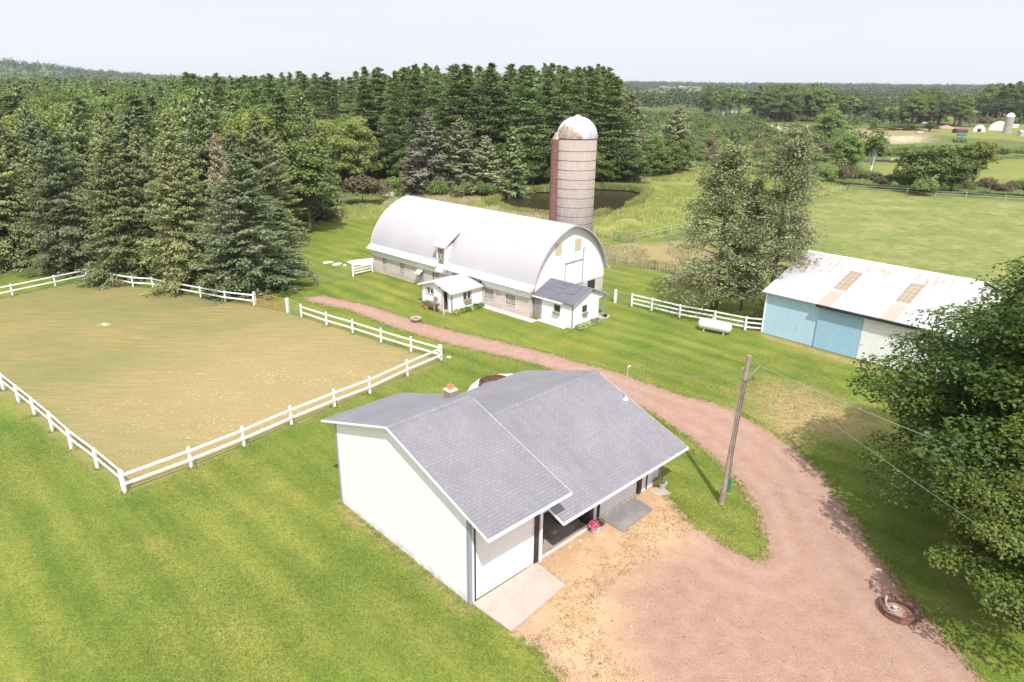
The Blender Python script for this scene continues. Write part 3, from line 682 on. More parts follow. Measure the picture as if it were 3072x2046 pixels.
# ================================================================== BARN
bo = gp(1450+535*.2551, 640+1230*.2551); B_ANG = R(47.18)
def blp(u, v, z=0.0):
    c, s = math.cos(B_ANG), math.sin(B_ANG)
    return np.array([bo[0]+u*c-v*s, bo[1]+u*s+v*c, z])
L_, WD = 25.9, 12.45
curve = [(-0.60,2.97),(-0.22,3.14),(0.12,3.37),(0.36,4.15),(0.66,4.80),(1.05,5.45),(1.52,6.05),(2.10,6.66),(2.80,7.24),(3.60,7.74),(4.50,8.16),(5.35,8.45),(6.22,8.62)]
curve = curve+[(12.44-x, z) for x, z in curve[:-1][::-1]]
def barn():
    b = empty('barn', bo, B_ANG, 'large white arched-roof dairy barn on a block foundation', 'barn')
    FZ = 2.05; T = 0.3
    # block foundation with openings in the long near wall (u=0)
    wins = [(23.2,24.0,0.78,2.0),(19.75,20.6,0.72,1.98),(13.55,14.75,0.80,1.98),(5.0,6.3,0.80,1.85),(1.9,3.22,0.80,1.85)]
    small = [(3.95,4.6,1.35,1.85)]
    m = MB(); v = L_
    cuts = sorted(wins+small, reverse=True)
    for (a, c, z0, z1) in cuts:
        m.box(0, T, c, v, 0, FZ); m.box(0, T, a, c, 0, z0); m.box(0, T, a, c, z1, FZ); v = a
    m.box(0, T, 0, v, 0, FZ)
    m.box(T, WD, 0, T, 0, FZ); m.box(WD-T, WD, T, L_-T, 0, FZ); m.box(T, WD, L_-T, L_, 0, FZ)
    m.build('foundation_wall', m_block, b)
    m = MB(); m.box(-0.07, -0.002, 0.0, L_, 0.0, 0.10); m.build('footing', m_conc, b)
    # white board band above the blocks, flared eave on top
    m = MB(); m.box(-0.03, 0.10, -0.03, 13.5-1.1, FZ, 3.20); m.box(-0.03, 0.10, 13.65, L_+0.03, FZ, 3.2); m.box(-0.03, 0.10, 12.4, 13.65, FZ, 2.9)
    m.box(WD-0.10, WD+0.03, -0.03, L_+0.03, FZ, 3.2); m.build('side_band', m_white, b)
    # gable walls following the arch
    inner = [(max(0.0, x) if x < 6 else min(WD-0.0, x), z-0.10) for x, z in curve if 0.1 < x < 12.34]
    g_pts = [(0.10,FZ),(WD-0.10,FZ)]+[(min(x, WD-0.10), z) for x, z in inner[::-1]]
    m = MB(); m.prism(g_pts, 'y', -0.03, 0.12); ge = m.build('gable_wall', m_side_w, b, 'white arched gable wall with two tan shutters')
    m = MB(); m.prism(g_pts, 'y', L_-0.12, L_+0.03); m.build('gable_wall', m_side_w, b)
    m = MB(); m.box(T, WD-T, T, L_-T, 2.25, 2.35); m.build('loft_floor', m_dark, b)
    # arched metal roof
    def arch(y0, y1, th, c, off=0.0):
        mm = MB(); n = len(c)
        nr = []
        for i in range(n):
            p, q = c[max(i-1,0)], c[min(i+1,n-1)]; d = np.array([q[0]-p[0], q[1]-p[1]]); d /= np.linalg.norm(d); nr.append((-d[1], d[0]))
        o_ = [(c[i][0]+nr[i][0]*off, c[i][1]+nr[i][1]*off) for i in range(n)]
        i_ = [(c[i][0]+nr[i][0]*(off-th), c[i][1]+nr[i][1]*(off-th)) for i in range(n)]
        vs = [(x,y0,z) for x,z in o_]+[(x,y1,z) for x,z in o_]+[(x,y0,z) for x,z in i_]+[(x,y1,z) for x,z in i_]
        fs = []
        for i in range(n-1):
            fs += [(i,n+i,n+i+1,i+1), (2*n+i,2*n+i+1,3*n+i+1,3*n+i), (i,i+1,2*n+i+1,2*n+i), (n+i,3*n+i,3*n+i+1,n+i+1)]
        fs += [(0,2*n,3*n,n),(n-1,2*n-1,4*n-1,3*n-1)]
        return mm.add(vs, fs)
    def dense(c, k=4):
        c = [np.array(p, float) for p in c]; out = []
        for i in range(len(c)-1):
            p0, p1, p2, p3 = c[max(i-1,0)], c[i], c[i+1], c[min(i+2,len(c)-1)]
            for j in range(k):
                t = j/k; out.append(tuple(0.5*((2*p1)+(-p0+p2)*t+(2*p0-5*p1+4*p2-p3)*t*t+(-p0+3*p1-3*p2+p3)*t**3)))
        return out+[tuple(c[-1])]
    main_c = dense(curve[2:-2])
    # the dormer interrupts the roof sheet only visually, so the sheet runs through
    ro = arch(-0.55, L_+0.5, 0.06, main_c).build('roof', m_barn_roof, b, smooth=False)
    me = ro.data
    me.polygons.foreach_set('use_smooth', [True]*len(me.polygons)); me.update()
    try:
        me.set_sharp_from_angle(angle=R(35))
    except Exception: pass
    DV0, DV1 = 12.45, 13.62
    for (a, c) in ((-0.62, DV0-0.12), (DV1+0.02, L_+0.55)):
        m = MB(); m.prism([(-0.62,2.95),(0.13,3.39),(0.16,3.33),(-0.60,2.89)], 'y', a, c); m.build('eave_flare', m_white, ro)
    m = MB(); m.prism([(13.06,2.95),(12.31,3.39),(12.28,3.33),(13.04,2.89)], 'y', -0.62, L_+0.55); m.build('eave_flare', m_white, ro)
    fullc = dense(curve)
    arch(-0.62, -0.556, 0.16, fullc, 0.01).build('barge_trim', plain('roof_edge_trim', (0.42, 0.40, 0.40), 0.6, 0.15, 3), ro)
    arch(L_+0.506, L_+0.57, 0.14, fullc, 0.01).build('barge_trim', m_white, ro)
    # framed block windows
    for (a, c, z0, z1) in wins:
        m = MB(); m.box(0.14, 0.17, a, c, z0, z1); w = m.build('window', m_pane, b)
        m = MB(); fw = 0.055; n = 5 if c-a > 0.9 else 4; rows = 6 if c-a < 0.9 else 5
        for k in range(n+1): y = a+(c-a)*k/n; m.box(0.06, 0.135, y-fw*(0.5 if 0 < k < n else 0), y+fw*(0.5 if 0 < k < n else 0)+(0.02 if k == 0 else 0), z0, z1)
        for k in range(rows+1):
            z = z0+(z1-z0)*k/rows; m.box(0.064, 0.130, a+0.002, c-0.002, z-0.026, z+0.026)
        m.build('window_bars', m_conc_pale, w)
        m = MB(); m.box(-0.05, 0.06, a-0.05, c+0.05, z0-0.09, z0); m.build('window_sill', m_conc_pale, w)
    for (a, c, z0, z1) in small:
        m = MB(); m.box(0.08, 0.14, a, c, z0, z1); m.build('hatch', m_tan, b)
    # dormer with crossed hay door
    m = MB(); zf = 3.0; zt = 5.05
    m.box(-0.16, 0.0, DV0-0.10, DV0+0.06, 2.5, zt); m.box(-0.16, 0.0, DV1-0.06, DV1+0.10, 2.5, zt)
    m.box(-0.16, 0.0, DV0+0.06, DV1-0.06, 2.5, 3.2); m.box(-0.16, 0.0, DV0+0.06, DV1-0.06, 4.95, zt)
    do = m.build('dormer', m_white, b)
    for y in (DV0-0.10, DV1+0.03):
        m = MB(); m.prism([(0.0,3.0),(1.75,3.2),(1.75,5.85),(0.0,5.1)], 'y', y, y+0.07); m.build('dormer_cheek', m_white, do)
    m = MB(); m.prism([(-0.45,5.13),(1.9,6.62),(1.87,6.70),(-0.48,5.21)], 'y', DV0-0.42, DV1+0.42); m.build('dormer_roof', m_barn_roof, do)
    m = MB(); m.box(-0.08, -0.05, DV0+0.06, DV1-0.06, 3.2, 4.95); hd = m.build('hay_door', plain('hay_door_wood', (0.22, 0.20, 0.18), 0.8, 0.2, 4), do)
    m = MB(); m.beam((-0.11,DV0+0.12,3.28),(-0.11,DV1-0.12,4.88),0.03,0.09); m.beam((-0.125,DV1-0.12,3.28),(-0.125,DV0+0.12,4.88),0.03,0.09)
    m.build('cross_brace', m_tan, hd)
    m = MB(); m.prism([(-0.28,2.3),(-0.05,2.3),(-0.05,3.15),(-0.2,3.15)], 'y', DV0-0.35, DV1+0.35); m.build('dormer_apron', m_white, do)
    # gable fittings
    for (a, c, z0, z1) in ((3.79,4.82,5.72,6.92),(6.98,8.05,5.68,6.98)):
        m = MB(); m.box(a, c, -0.06, -0.033, z0, z1); m.build('shutter', m_tan, ge)
    m = MB(); m.box(5.45, 8.5, -0.14, -0.034, 4.58, 4.72); m.box(5.8, 5.88, -0.15, -0.05, 4.42, 4.58); m.box(6.8, 6.88, -0.15, -0.05, 4.42, 4.58); tr = m.build('door_track', m_gray_trim, ge)
    m = MB(); m.box(5.52, 8.40, -0.095, -0.04, 2.1, 4.56); dd_ = m.build('sliding_door', m_white, ge)
    m = MB(); m.box(5.46, 5.515, -0.10, -0.034, 2.1, 4.56); m.build('door_edge', m_gray_trim, dd_)
    m = MB(); m.tube([(8.47,-0.12,1.9),(8.47,-0.12,5.95)], 0.035, 8)
    for q in (-0.22, 0.1, 0.3): m.tube([(8.47,-0.12,5.75),(8.47+q,-0.3,5.98)], 0.018, 6)
    m.build('conduit', m_gray_trim, ge)
    m = MB(); m.box(9.6, 10.9, -0.05, -0.005, 0.0, 1.95); m.build('door', m_dark, ge)
    m = MB(); m.tube([(12.9,-0.2,3.0),(12.9,L_,3.0)], 0.07, 8); m.build('gutter', m_gray_trim, ro)
    # awning hood over the side doorway
    m = MB(); m.prism([(-0.75,1.55),(-0.01,2.02),(-0.01,1.96),(-0.75,1.49)], 'y', 16.2, 17.1); hd = m.build('door_hood', m_conc_pale, b)
    m = MB(); m.box(-0.012, -0.002, 16.25, 17.0, 0.1, 1.9); m.build('doorway', m_gray_trim, b)
barn()
# concrete walk along the barn's long wall
slab_obj('barn_walk', [blp(-0.95,-1.2), blp(-0.08,-1.2), blp(-0.08,6.2), blp(-0.9,6.2)], -0.05, 0.05, m_conc_pale, 'pale concrete walk along the barn wall between its two lean-tos', 'path')

# ---- milk house
mo = blp(-4.45, 6.56)
def milk_house():
    h = empty('milk_house', mo, B_ANG, 'small white gabled milk house with a metal roof and open front door', 'shed')
    # local: x along +u to the barn (4.4 long), y along +v (4.7 wide); front is x=0
    X1, Y1 = 4.38, 4.72
    g_ = [(0,0),(Y1,0),(Y1,2.25),(Y1/2,2.92),(0,2.25)]
    m = MB()
    # front gable with a door hole (0.55..1.30) and window hole
    m.prism([(0,0),(0.58,0),(0.58,2.12),(0,2.12)], 'x', 0, 0.12); m.prism([(1.36,0),(Y1,0),(Y1,1.35),(1.36,1.35)], 'x', 0, 0.12)
    m.prism([(1.36,1.35),(2.86,1.35),(2.86,1.98),(1.36,1.98)], 'x', 0, 0.12); m.prism([(3.86,1.35),(Y1,1.35),(Y1,1.98),(3.86,1.98)], 'x', 0, 0.12)
    m.prism([(1.36,1.98),(Y1,1.98),(Y1,2.25),(Y1/2,2.92),(0,2.25),(0,2.12),(1.36,2.12)], 'x', 0, 0.12)
    m.build('front_wall', m_white, h)
    m = MB(); m.box(0.12, 1.60, 0, 0.12, 0, 2.25); m.box(2.70, X1, 0, 0.12, 0, 2.25); m.box(1.60, 2.70, 0, 0.12, 0, 0.98); m.box(1.60, 2.70, 0, 0.12, 1.88, 2.25); m.build('side_wall', m_white, h)
    m = MB(); m.box(0.12, X1, Y1-0.12, Y1, 0, 2.25); m.build('side_wall', m_white, h)
    m = MB(); m.box(0.12, X1, 0.12, Y1-0.12, 0.0, 0.06); m.build('floor', m_conc, h)
    m = MB(); m.box(X1-0.1, X1, 0.12, Y1-0.12, 0, 2.5); m.build('inner_wall', m_brown, h)
    m = MB(); m.prism([(-0.32,2.20),(Y1/2,3.02),(Y1+0.32,2.20),(Y1+0.32,2.13),(Y1/2,2.95),(-0.32,2.13)], 'x', -0.32, X1+0.05); rf = m.build('roof', m_small_roof, h)
    m = MB(); m.prism([(-0.32,2.19),(Y1/2,3.01),(Y1+0.32,2.19),(Y1+0.32,2.06),(Y1/2,2.88),(-0.32,2.06)], 'x', -0.35, -0.323); m.build('barge_board', m_white, rf)
    m = MB(); m.box(-0.3, X1, -0.345, -0.323, 2.04, 2.17); m.build('fascia', m_conc_pale, rf)
    m = MB(); m.box(-0.06, -0.003, 0.42, 0.58, 0, 2.2); m.box(-0.06, -0.003, 1.36, 1.60, 0, 2.2); m.box(-0.06, -0.003, 0.58, 1.36, 2.1, 2.2); m.build('door_frame', plain('pale_door_frame', (0.66, 0.58, 0.52), 0.7, 0.1, 4), h)
    m = MB(); m.box(-0.45, -0.005, 0.55, 1.40, 0.0, 0.14); m.build('step', m_sand_step, h)
    m = MB(); m.beam((0.14,1.30,1.05),(1.0,1.20,1.05),0.04,2.05); m.build('door', m_brown, h)
    for nm, bx in (('window', ('x', 2.86, 3.86, 1.35, 1.98)), ('window', ('y', 1.60, 2.70, 0.98, 1.88))):
        ax, a, c, z0, z1 = bx
        def bb(mm, p0, p1, q0, q1, z0_, z1_):
            return mm.box(p0,p1,q0,q1,z0_,z1_) if ax == 'x' else mm.box(q0,q1,p0,p1,z0_,z1_)
        m = MB(); bb(m, 0.06, 0.08, a, c, z0, z1); w = m.build('window', m_pane, h)
        m = MB(); bb(m, -0.03, 0.05, a-0.07, a, z0-0.07, z1+0.07); bb(m, -0.03, 0.05, c, c+0.07, z0-0.07, z1+0.07); bb(m, -0.03, 0.05, a, c, z1, z1+0.07); bb(m, -0.03, 0.05, a, c, z0-0.07, z0); m.build('window_casing', m_gray_trim, w)
        m = MB(); md = (a+c)/2
        for q0, q1 in ((a, a+0.06), (md-0.05, md+0.05), (c-0.06, c)): bb(m, 0.01, 0.055, q0, q1, z0, z1)
        bb(m, 0.01, 0.055, a+0.06, md-0.05, z0, z0+0.05); bb(m, 0.01, 0.055, md+0.05, c-0.06, z0, z0+0.05)
        bb(m, 0.01, 0.055, a+0.06, md-0.05, z1-0.05, z1); bb(m, 0.01, 0.055, md+0.05, c-0.06, z1-0.05, z1)
        m.build('window_sash', m_white, w)
    m = MB(); m.box(-0.022, -0.003, -0.02, 0.10, 0, 2.2); m.box(-0.003, 0.10, -0.022, -0.003, 0, 2.2); m.build('corner_board', m_gray_trim, h)
    m = MB(); m.box(-0.022, -0.003, Y1-0.10, Y1+0.02, 0, 2.2); m.build('corner_board', m_gray_trim, h)
    m = MB(); m.lathe([(0.04,0),(0.10,0.03),(0.11,0.14),(0.03,0.18)], 12, (-0.12,1.75,2.28)); m.build('wall_lamp', m_gray_trim, h)
milk_house()
def mlp(x, y, z=0.0): return blp(-4.45+x, 6.56+y, z)

# ---- feed lean-to at the barn's gable
ao = blp(0.45, -5.15)
def annex():
    h = empty('feed_shed', ao, B_ANG, 'small white shed with patched charcoal shingles against the barn gable', 'shed')
    X1, Y1 = 4.2, 4.9      # x = +u (gabled face at y=0), y = +v towards the barn
    hx = 2.68
    m = MB()
    m.box(0, X1, 0, 0.12, 0, 1.28); m.box(0, 1.52, 0, 0.12, 1.28, 1.95); m.box(2.24, X1, 0, 0.12, 1.28, 1.95)
    m.prism([(0,1.95),(X1,1.95),(X1,2.92),(hx,3.48),(0,2.28)], 'y', 0, 0.12); m.build('front_wall', m_side_w, h)
    m = MB(); m.prism([(X1,2.2),(5.25,2.2),(5.25,2.62),(X1,2.92)], 'y', 0, 0.12); m.build('porch_gable', m_side_w, h)
    m = MB(); m.box(0, 0.12, 0.12, 1.55, 0, 2.26); m.box(0, 0.12, 2.25, 3.85, 0, 2.26); m.box(0, 0.12, 1.55, 2.25, 0, 1.30); m.box(0, 0.12, 1.55, 2.25, 1.98, 2.26); m.build('side_wall', m_side_wy, h)
    m = MB(); m.box(X1-0.12, X1, 0.12, Y1, 0, 2.8); m.build('side_wall', m_conc_pale, h)
    m = MB(); m.box(0.02, 0.10, 3.86, 4.15, 0, 2.26); m.build('corner_board', m_gray_trim, h)
    m = MB(); m.box(0.05, 0.10, 4.15, Y1, 0, 2.2); m.build('end_panel', m_oldwood, h)
    ov = 0.25
    def rf(x0, z0, x1, z1, nm):
        m = MB(); m.prism([(x0,z0),(x1,z1),(x1,z1-0.09),(x0,z0-0.09)], 'y', -ov, Y1+0.1); return m.build(nm, m_shingle_b, h)
    z_ = lambda x: 3.60-abs(x-hx)*(0.415 if x < hx else 0.40)
    m = MB(); m.prism([(-0.22,z_(-0.22)),(hx,3.60),(5.6,z_(5.6)),(5.6,z_(5.6)-0.09),(hx,3.51),(-0.22,z_(-0.22)-0.09)], 'y', -ov, Y1+0.1); r = m.build('roof', m_shingle_b, h)
    # loose shingle patches and strips
    def patch(x0, x1, y0, y1, th=0.03):
        m = MB(); vs = []
        for z in (0.004, th):
            for x, y in ((x0,y0),(x1,y0),(x1,y1),(x0,y1)): vs.append((x, y, z_(x)+z))
        m.add(vs, [(0,3,2,1),(4,5,6,7),(0,1,5,4),(1,2,6,5),(2,3,7,6),(3,0,4,7)]); m.build('roof_patch', m_shingle_b, r)
    patch(1.15,2.45,0.85,2.25,0.06); patch(0.05,0.16,0.9,3.0,0.05); patch(-0.18,-0.08,-0.1,1.2,0.05); patch(1.6,1.72,2.4,3.6,0.04); patch(2.2,2.32,1.9,3.3,0.04); patch(0.85,1.0,2.3,2.8,0.04); patch(1.0,1.15,3.2,3.8,0.04)
    m = MB(); m.prism([(-0.22,z_(-0.22)-0.005),(hx,3.592),(5.6,z_(5.6)-0.005),(5.6,z_(5.6)-0.14),(hx,3.46),(-0.22,z_(-0.22)-0.14)], 'y', -ov-0.03, -ov-0.003); m.build('barge_board', m_gray_trim, r)
    m = MB(); m.box(-0.30, -0.223, 1.1, Y1+0.1, 2.28, 2.40); m.build('gutter', m_white, r)
    m = MB(); m.box(5.10, 5.24, 0.0, 0.14, 0, 2.6); m.build('porch_post', m_gray_trim, h)
    m = MB(); m.box(X1, 5.2, 2.2, 2.3, 0.0, 2.5); pw = m.build('porch_wall', m_oldwood, h)
    m = MB(); m.box(X1+0.002, 5.15, 2.12, 2.19, 1.0, 1.1); m.box(X1+0.002, 5.15, 2.12, 2.19, 1.9, 2.0); m.box(5.1, 5.2, 2.12, 2.19, 0, 2.4); m.build('girt', m_gray_trim, pw)
    m = MB(); m.box(-0.02, -0.003, -0.02, 0.08, 0, 2.2); m.box(-0.003, 0.08, -0.02, -0.003, 0, 2.2); m.build('corner_board', m_gray_trim, h)
    m = MB(); m.box(0.05, 0.07, 1.55, 2.25, 1.30, 1.98); w = m.build('window', m_pane, h)
    m = MB(); m.box(-0.02, 0.04, 1.50, 1.55, 1.25, 2.03); m.box(-0.02, 0.04, 2.25, 2.30, 1.25, 2.03); m.box(-0.02, 0.04, 1.55, 2.25, 1.98, 2.03); m.build('window_casing', m_gray_trim, w)
    m = MB(); m.box(1.52, 2.24, 0.05, 0.07, 1.28, 1.95); w = m.build('window', m_pane, h)
    m = MB(); m.box(1.47, 1.52, -0.02, 0.04, 1.23, 2.0); m.box(2.24, 2.29, -0.02, 0.04, 1.23, 2.0); m.box(1.52, 2.24, -0.02, 0.04, 1.95, 2.0); m.build('window_casing', m_gray_trim, w)
    m = MB(); m.lathe([(0.03,0),(0.09,0.02),(0.10,0.12),(0.03,0.15)], 12, (3.2,-0.1,3.05)); m.build('wall_lamp', m_gray_trim, h)
annex()
def alp(x, y, z=0.0): return blp(0.45+x, -5.15+y, z)
slab_obj('porch_slab', [alp(4.2,-0.05), alp(4.2,2.2), alp(5.4,2.2), alp(6.1,0.7), alp(5.9,-0.3), alp(5.1,-0.6)], -0.05, 0.045, m_conc, 'tan concrete slab at the open porch of the patched shed', 'concrete slab')
slab_obj('wall_walk', [alp(-0.55,0.6), alp(-0.04,0.6), alp(-0.04,4.1), alp(-0.5,4.1)], -0.05, 0.045, m_conc_pale, 'narrow broken concrete strip beside the patched shed', 'path')

# ---- silo
so = blp(15.5, 6.9)
def silo():
    s = empty('silo', so, B_ANG, 'tall stave silo with a rust-stained metal dome behind the barn', 'silo')
    RR, HH = 2.3, 16.35
    m = MB(); m.lathe([(RR,0),(RR,HH/2),(RR,HH)], 72); m.build('stave_wall', m_silo, s, smooth=False)
    sm = s.children[0].data; sm.polygons.foreach_set('use_smooth', [len(p.vertices) == 4 for p in sm.polygons]); sm.update()
    prof = [(RR*1.02,0),(RR*1.02,0.10)]
    for k in range(1, 13):
        a = k/12*PI/2; prof.append((RR*1.02*math.cos(a)**0.95 if k < 12 else 0.02, 0.10+2.25*math.sin(a)))
    prof[-1] = (0.30, 2.42); prof.append((0.03, 2.55))
    m = MB(); m.lathe(prof, 72, (0,0,HH)); dm = m.build('dome', m_dome, s, smooth=True)
    m = MB()
    for k in range(24):
        a = 2*PI*k/24; pts = []
        for r, z in prof[1:-2]: pts.append((r*1.004*math.cos(a), r*1.004*math.sin(a), HH+z))
        m.tube(pts, 0.018, 4)
    m.build('dome_seams', m_dome, dm)
    hz = [16.3,15.05,14.0,12.95,11.9,10.85,9.8,8.75,7.7,6.8,6.0,5.5,4.7,4.0,3.2,2.4,1.6,0.8]
    for z in hz:
        m = MB(); n = 72; m.tube([(math.cos(2*PI*k/n)*(RR+0.012), math.sin(2*PI*k/n)*(RR+0.012), z) for k in range(n+1)], 0.020, 5, cap=False); m.build('hoop', m_rust, s)
    # chute up the side that faces the barn's far end; on the left of the view
    ca, sa = math.cos(R(145)), math.sin(R(145))
    m = MB(); c0 = np.array([ca*(RR+0.22), sa*(RR+0.22)])
    n = 20; prof2 = [(0.50, 2.9), (0.50, HH-0.1)]
    m.lathe(prof2, n, (c0[0], c0[1], 0)); ch = m.build('chute', m_chute, s, 'rusty red chute')
    for k in range(30):
        z = 3.2+k*0.43
        m = MB(); m.tube([(c0[0]+math.cos(2*PI*j/16)*0.512, c0[1]+math.sin(2*PI*j/16)*0.512, z) for j in range(17)], 0.012, 4, cap=False); m.build('chute_band', m_rust, ch)
    m = MB(); m.lathe([(0.52,0),(0.42,0.22),(0.25,0.6),(0.1,0.75)], 16, (c0[0]*0.94, c0[1]*0.94, HH-0.1)); m.build('chute_hood', m_dome, ch)
    m = MB(); m.box(c0[0]-0.3, c0[0]+0.3, c0[1]-0.3, c0[1]+0.3, 2.1, 2.92); m.build('chute_outlet', m_dark, ch)
    m = MB(); m.box(-RR*0.9, -0.9, 0.2, 2.6, 0, 1.95); m.build('connecting_room', m_chute, s)
    m = MB(); m.box(-RR*1.0-0.4, -0.9, 0.1, 2.7, 1.955, 2.03); m.build('room_roof', m_white, s)
silo()

# ---- machine shed
sho = gp(2200+220*.3826, 700+780*.3826); S_ANG = R(-46.5)
def machine_shed():
    h = empty('machine_shed', sho, S_ANG, 'long pole shed, blue and white siding under a rust-streaked metal roof', 'shed')
    LN = 15.0; EV, RG, RZ = 4.05, 8.3, 6.72
    m = MB(); m.box(0.0, 5.05, 0, 0.12, 0.05, EV); m.build('front_wall', m_blue_side, h)
    m = MB(); m.box(5.06, 8.85, -0.12, -0.02, 0.05, EV-0.12); dr = m.build('sliding_door', m_blue_door, h, 'darker blue sliding door')
    m = MB(); m.box(8.87, 12.9, -0.10, -0.01, 0.05, EV-0.12); dr2 = m.build('sliding_door', m_white_door, h, 'white sliding door')
    m = MB(); m.box(12.92, LN, 0, 0.12, 0.05, EV); m.build('front_wall', m_white_door, h)
    m = MB(); m.box(4.85, 13.4, -0.62, -0.47, EV-0.14, EV+0.10); m.build('door_track', m_black, h)
    m = MB(); m.box(-0.06, 0.08, -0.05, -0.003, 0, EV+0.05); m.box(-0.06, -0.003, -0.003, 0.14, 0, EV+0.05); m.build('corner_trim', m_white, h)
    rz = lambda v: EV+0.10+(v+0.45)*(RZ-EV-0.10)/(RG+0.45)
    gb = [(0.12,0.05),(RG*2-0.12,0.05),(RG*2-0.12,EV),(RG,RZ-0.15),(0.12,EV+0.05)]
    for u in (0.0, LN-0.12):
        m = MB(); m.prism(gb, 'x', u, u+0.12); m.build('gable_wall', m_white, h)
    m = MB(); m.box(0.12, LN-0.12, RG*2-0.12, RG*2, 0.05, EV); m.build('rear_wall', m_white, h)
    m = MB(); m.prism([(-0.45,rz(-0.45)),(RG,RZ),(RG*2+0.45,EV+0.10),(RG*2+0.45,EV+0.05),(RG,RZ-0.05),(-0.45,rz(-0.45)-0.05)], 'x', -0.35, LN+0.3); rf = m.build('roof', m_shed_roof, h)
    m = MB(); m.prism([(RG-0.22,rz(RG-0.22)+0.004),(RG,RZ+0.035),(RG+0.22,rz(RG-0.22)+0.004),(RG,RZ+0.01)], 'x', -0.36, LN+0.31); m.build('ridge_cap', m_white, rf)
    m_sky = plain('yellowed_skylight', (0.29, 0.225, 0.150), 0.5, 0.08, 2)
    m_grid = plain('skylight_laps', (0.42, 0.36, 0.28), 0.6, 0.1, 2)
    # the lower roof sheets below each skylight are rust streaked
    m_rsheet = roof_metal('rusty_sheet', (0.43, 0.345, 0.275), 0, 0.33, 0, 0.6, 0.3)
    def on_roof(nm, x0, x1, v0, v1, mat, lift, parent):
        m = MB(); vs = []
        for z in (0.003, lift):
            for x, v in ((x0,v0),(x1,v0),(x1,v1),(x0,v1)): vs.append((x, v, rz(v)+z))
        m.add(vs, [(0,3,2,1),(4,5,6,7),(0,1,5,4),(1,2,6,5),(2,3,7,6),(3,0,4,7)]); return m.build(nm, mat, parent)
    for x0, v0, v1 in SKY:
        sk = on_roof('skylight', x0, x0+1.15, v0, v1, m_sky, 0.02, rf)
        for k in range(6): on_roof('skylight_lap', x0, x0+1.15, v0+(v1-v0)*k/5-0.035, v0+(v1-v0)*k/5+0.035, m_grid, 0.028, sk)
        for q in (0.38, 0.76): on_roof('skylight_rib', x0+q-0.02, x0+q+0.02, v0+0.04, v1-0.04, m_grid, 0.026, sk)
        on_roof('rusty_sheet', x0, x0+1.15, -0.42, v0-0.45, m_rsheet, 0.018, rf)
    m = MB(); m.box(9.0, 9.08, -0.16, -0.103, 1.4, 1.46); m.build('door_handle', m_darkcable, dr2)
    m = MB(); m.box(3.2, 3.26, -0.03, -0.003, 1.2, 1.55); m.build('latch', m_gray_trim, h)
# skylights located from their corners on the roof plane
def shed_roof_pt(px, py):
    """where the sight line meets the near roof slope, in shed coordinates"""
    c, s = math.cos(S_ANG), math.sin(S_ANG); d = rayd(px, py); o = np.array([0,0,CAM_H])-sho
    L = lambda q: np.array([q[0]*c+q[1]*s, -q[0]*s+q[1]*c, q[2]])
    o, d = L(o), L(d); sl = (6.72-4.15)/8.75
    t = ((4.15+(o[1]+0.45)*sl)-o[2])/(d[2]-d[1]*sl); return o+d*t
q1 = shed_roof_pt(2200+780*.3826, 700+432*.3826); q2 = shed_roof_pt(2200+885*.3826, 700+288*.3826)
q3 = shed_roof_pt(2200+1268*.3826, 700+530*.3826); q4 = shed_roof_pt(2200+1365*.3826, 700+382*.3826)
SKY = [(q1[0], q1[1], q2[1]), (q3[0], q3[1], q4[1])]
print('skylights', SKY)
machine_shed()

# ================================================================== FENCES
def fence(name, label, cat, posts, rails, H=1.4, pw=0.13, rh=0.14, rt=0.045, mat=None, side=0.0, group=None, rail_mat=None, round_=False, cap=True, closed_end=True):
    """posts: ground points; rails: heights of the rail centres"""
    mat = mat or m_whitewood; p0 = posts[0]
    e = empty(name, (p0[0], p0[1], 0), 0, label, cat, group)
    L = [np.array([p[0]-p0[0], p[1]-p0[1], 0.0]) for p in posts]
    for i, p in enumerate(L):
        m = MB(); d = L[min(i+1, len(L)-1)]-L[max(i-1, 0)]; a = math.atan2(d[1], d[0])
        if round_: m.tube([p, p+np.array([0,0,H])], pw/2, 8)
        else: m.beam(p+np.array([0,0,-0.05]), p+np.array([0,0,H]), pw, pw); 
        m.build('post', mat, e)
    for i in range(len(L)-1):
        d = L[i+1]-L[i]; n = np.array([-d[1], d[0], 0]); n /= np.linalg.norm(n)
        for z in rails:
            j0, j1 = random.uniform(-.012,.012), random.uniform(-.012,.012)
            a = L[i]+n*side+np.array([0,0,z+j0]); b = L[i+1]+n*side+np.array([0,0,z+j1])
            m = MB()
            if rt is None: m.tube([a, b], rh/2, 6)
            else: m.beam(a, b, rt, rh)
            m.build('rail', rail_mat or mat, e)
    return e
random.seed(5)
z7 = lambda x, y: gp(x*.4592, 780+y*.4592)
z8 = lambda x, y: gp(800+x*.28694, 800+y*.28694)
nl = [z7(820,1520), z7(640,1365), z7(470,1235), z7(345,1118), z7(230,1018), z7(125,932), z7(25,850)]
dlt = nl[-1]-nl[-2]; nl += [nl[-1]+dlt*1.0, nl[-1]+dlt*2.0]
nr = [z7(820,1520)]+[at(*q) for q in ((441,1075),(562,1026),(671,977),(770,936),(851,905),(937,864))]+[z8(1828,985)]
ur = [z8(1828,985), z8(1512,893), z8(1200,797), z8(903,702), z8(630,620), z8(367,533)]
fr_ = [gp(763,918), z7(1475,278), z7(1315,248), z7(1163,220), z7(1003,188), z7(872,180), z7(738,155), z7(585,126)]
fl = [z7(585,126), z7(365,175), z7(85,235)]
dlt = fl[-1]-fl[-2]; fl += [fl[-1]+dlt, fl[-1]+2*dlt]
RAILS = [1.20, 0.62]
def inset(a, b, s=0.14):
    d = b-a; return a+d/np.linalg.norm(d)*s
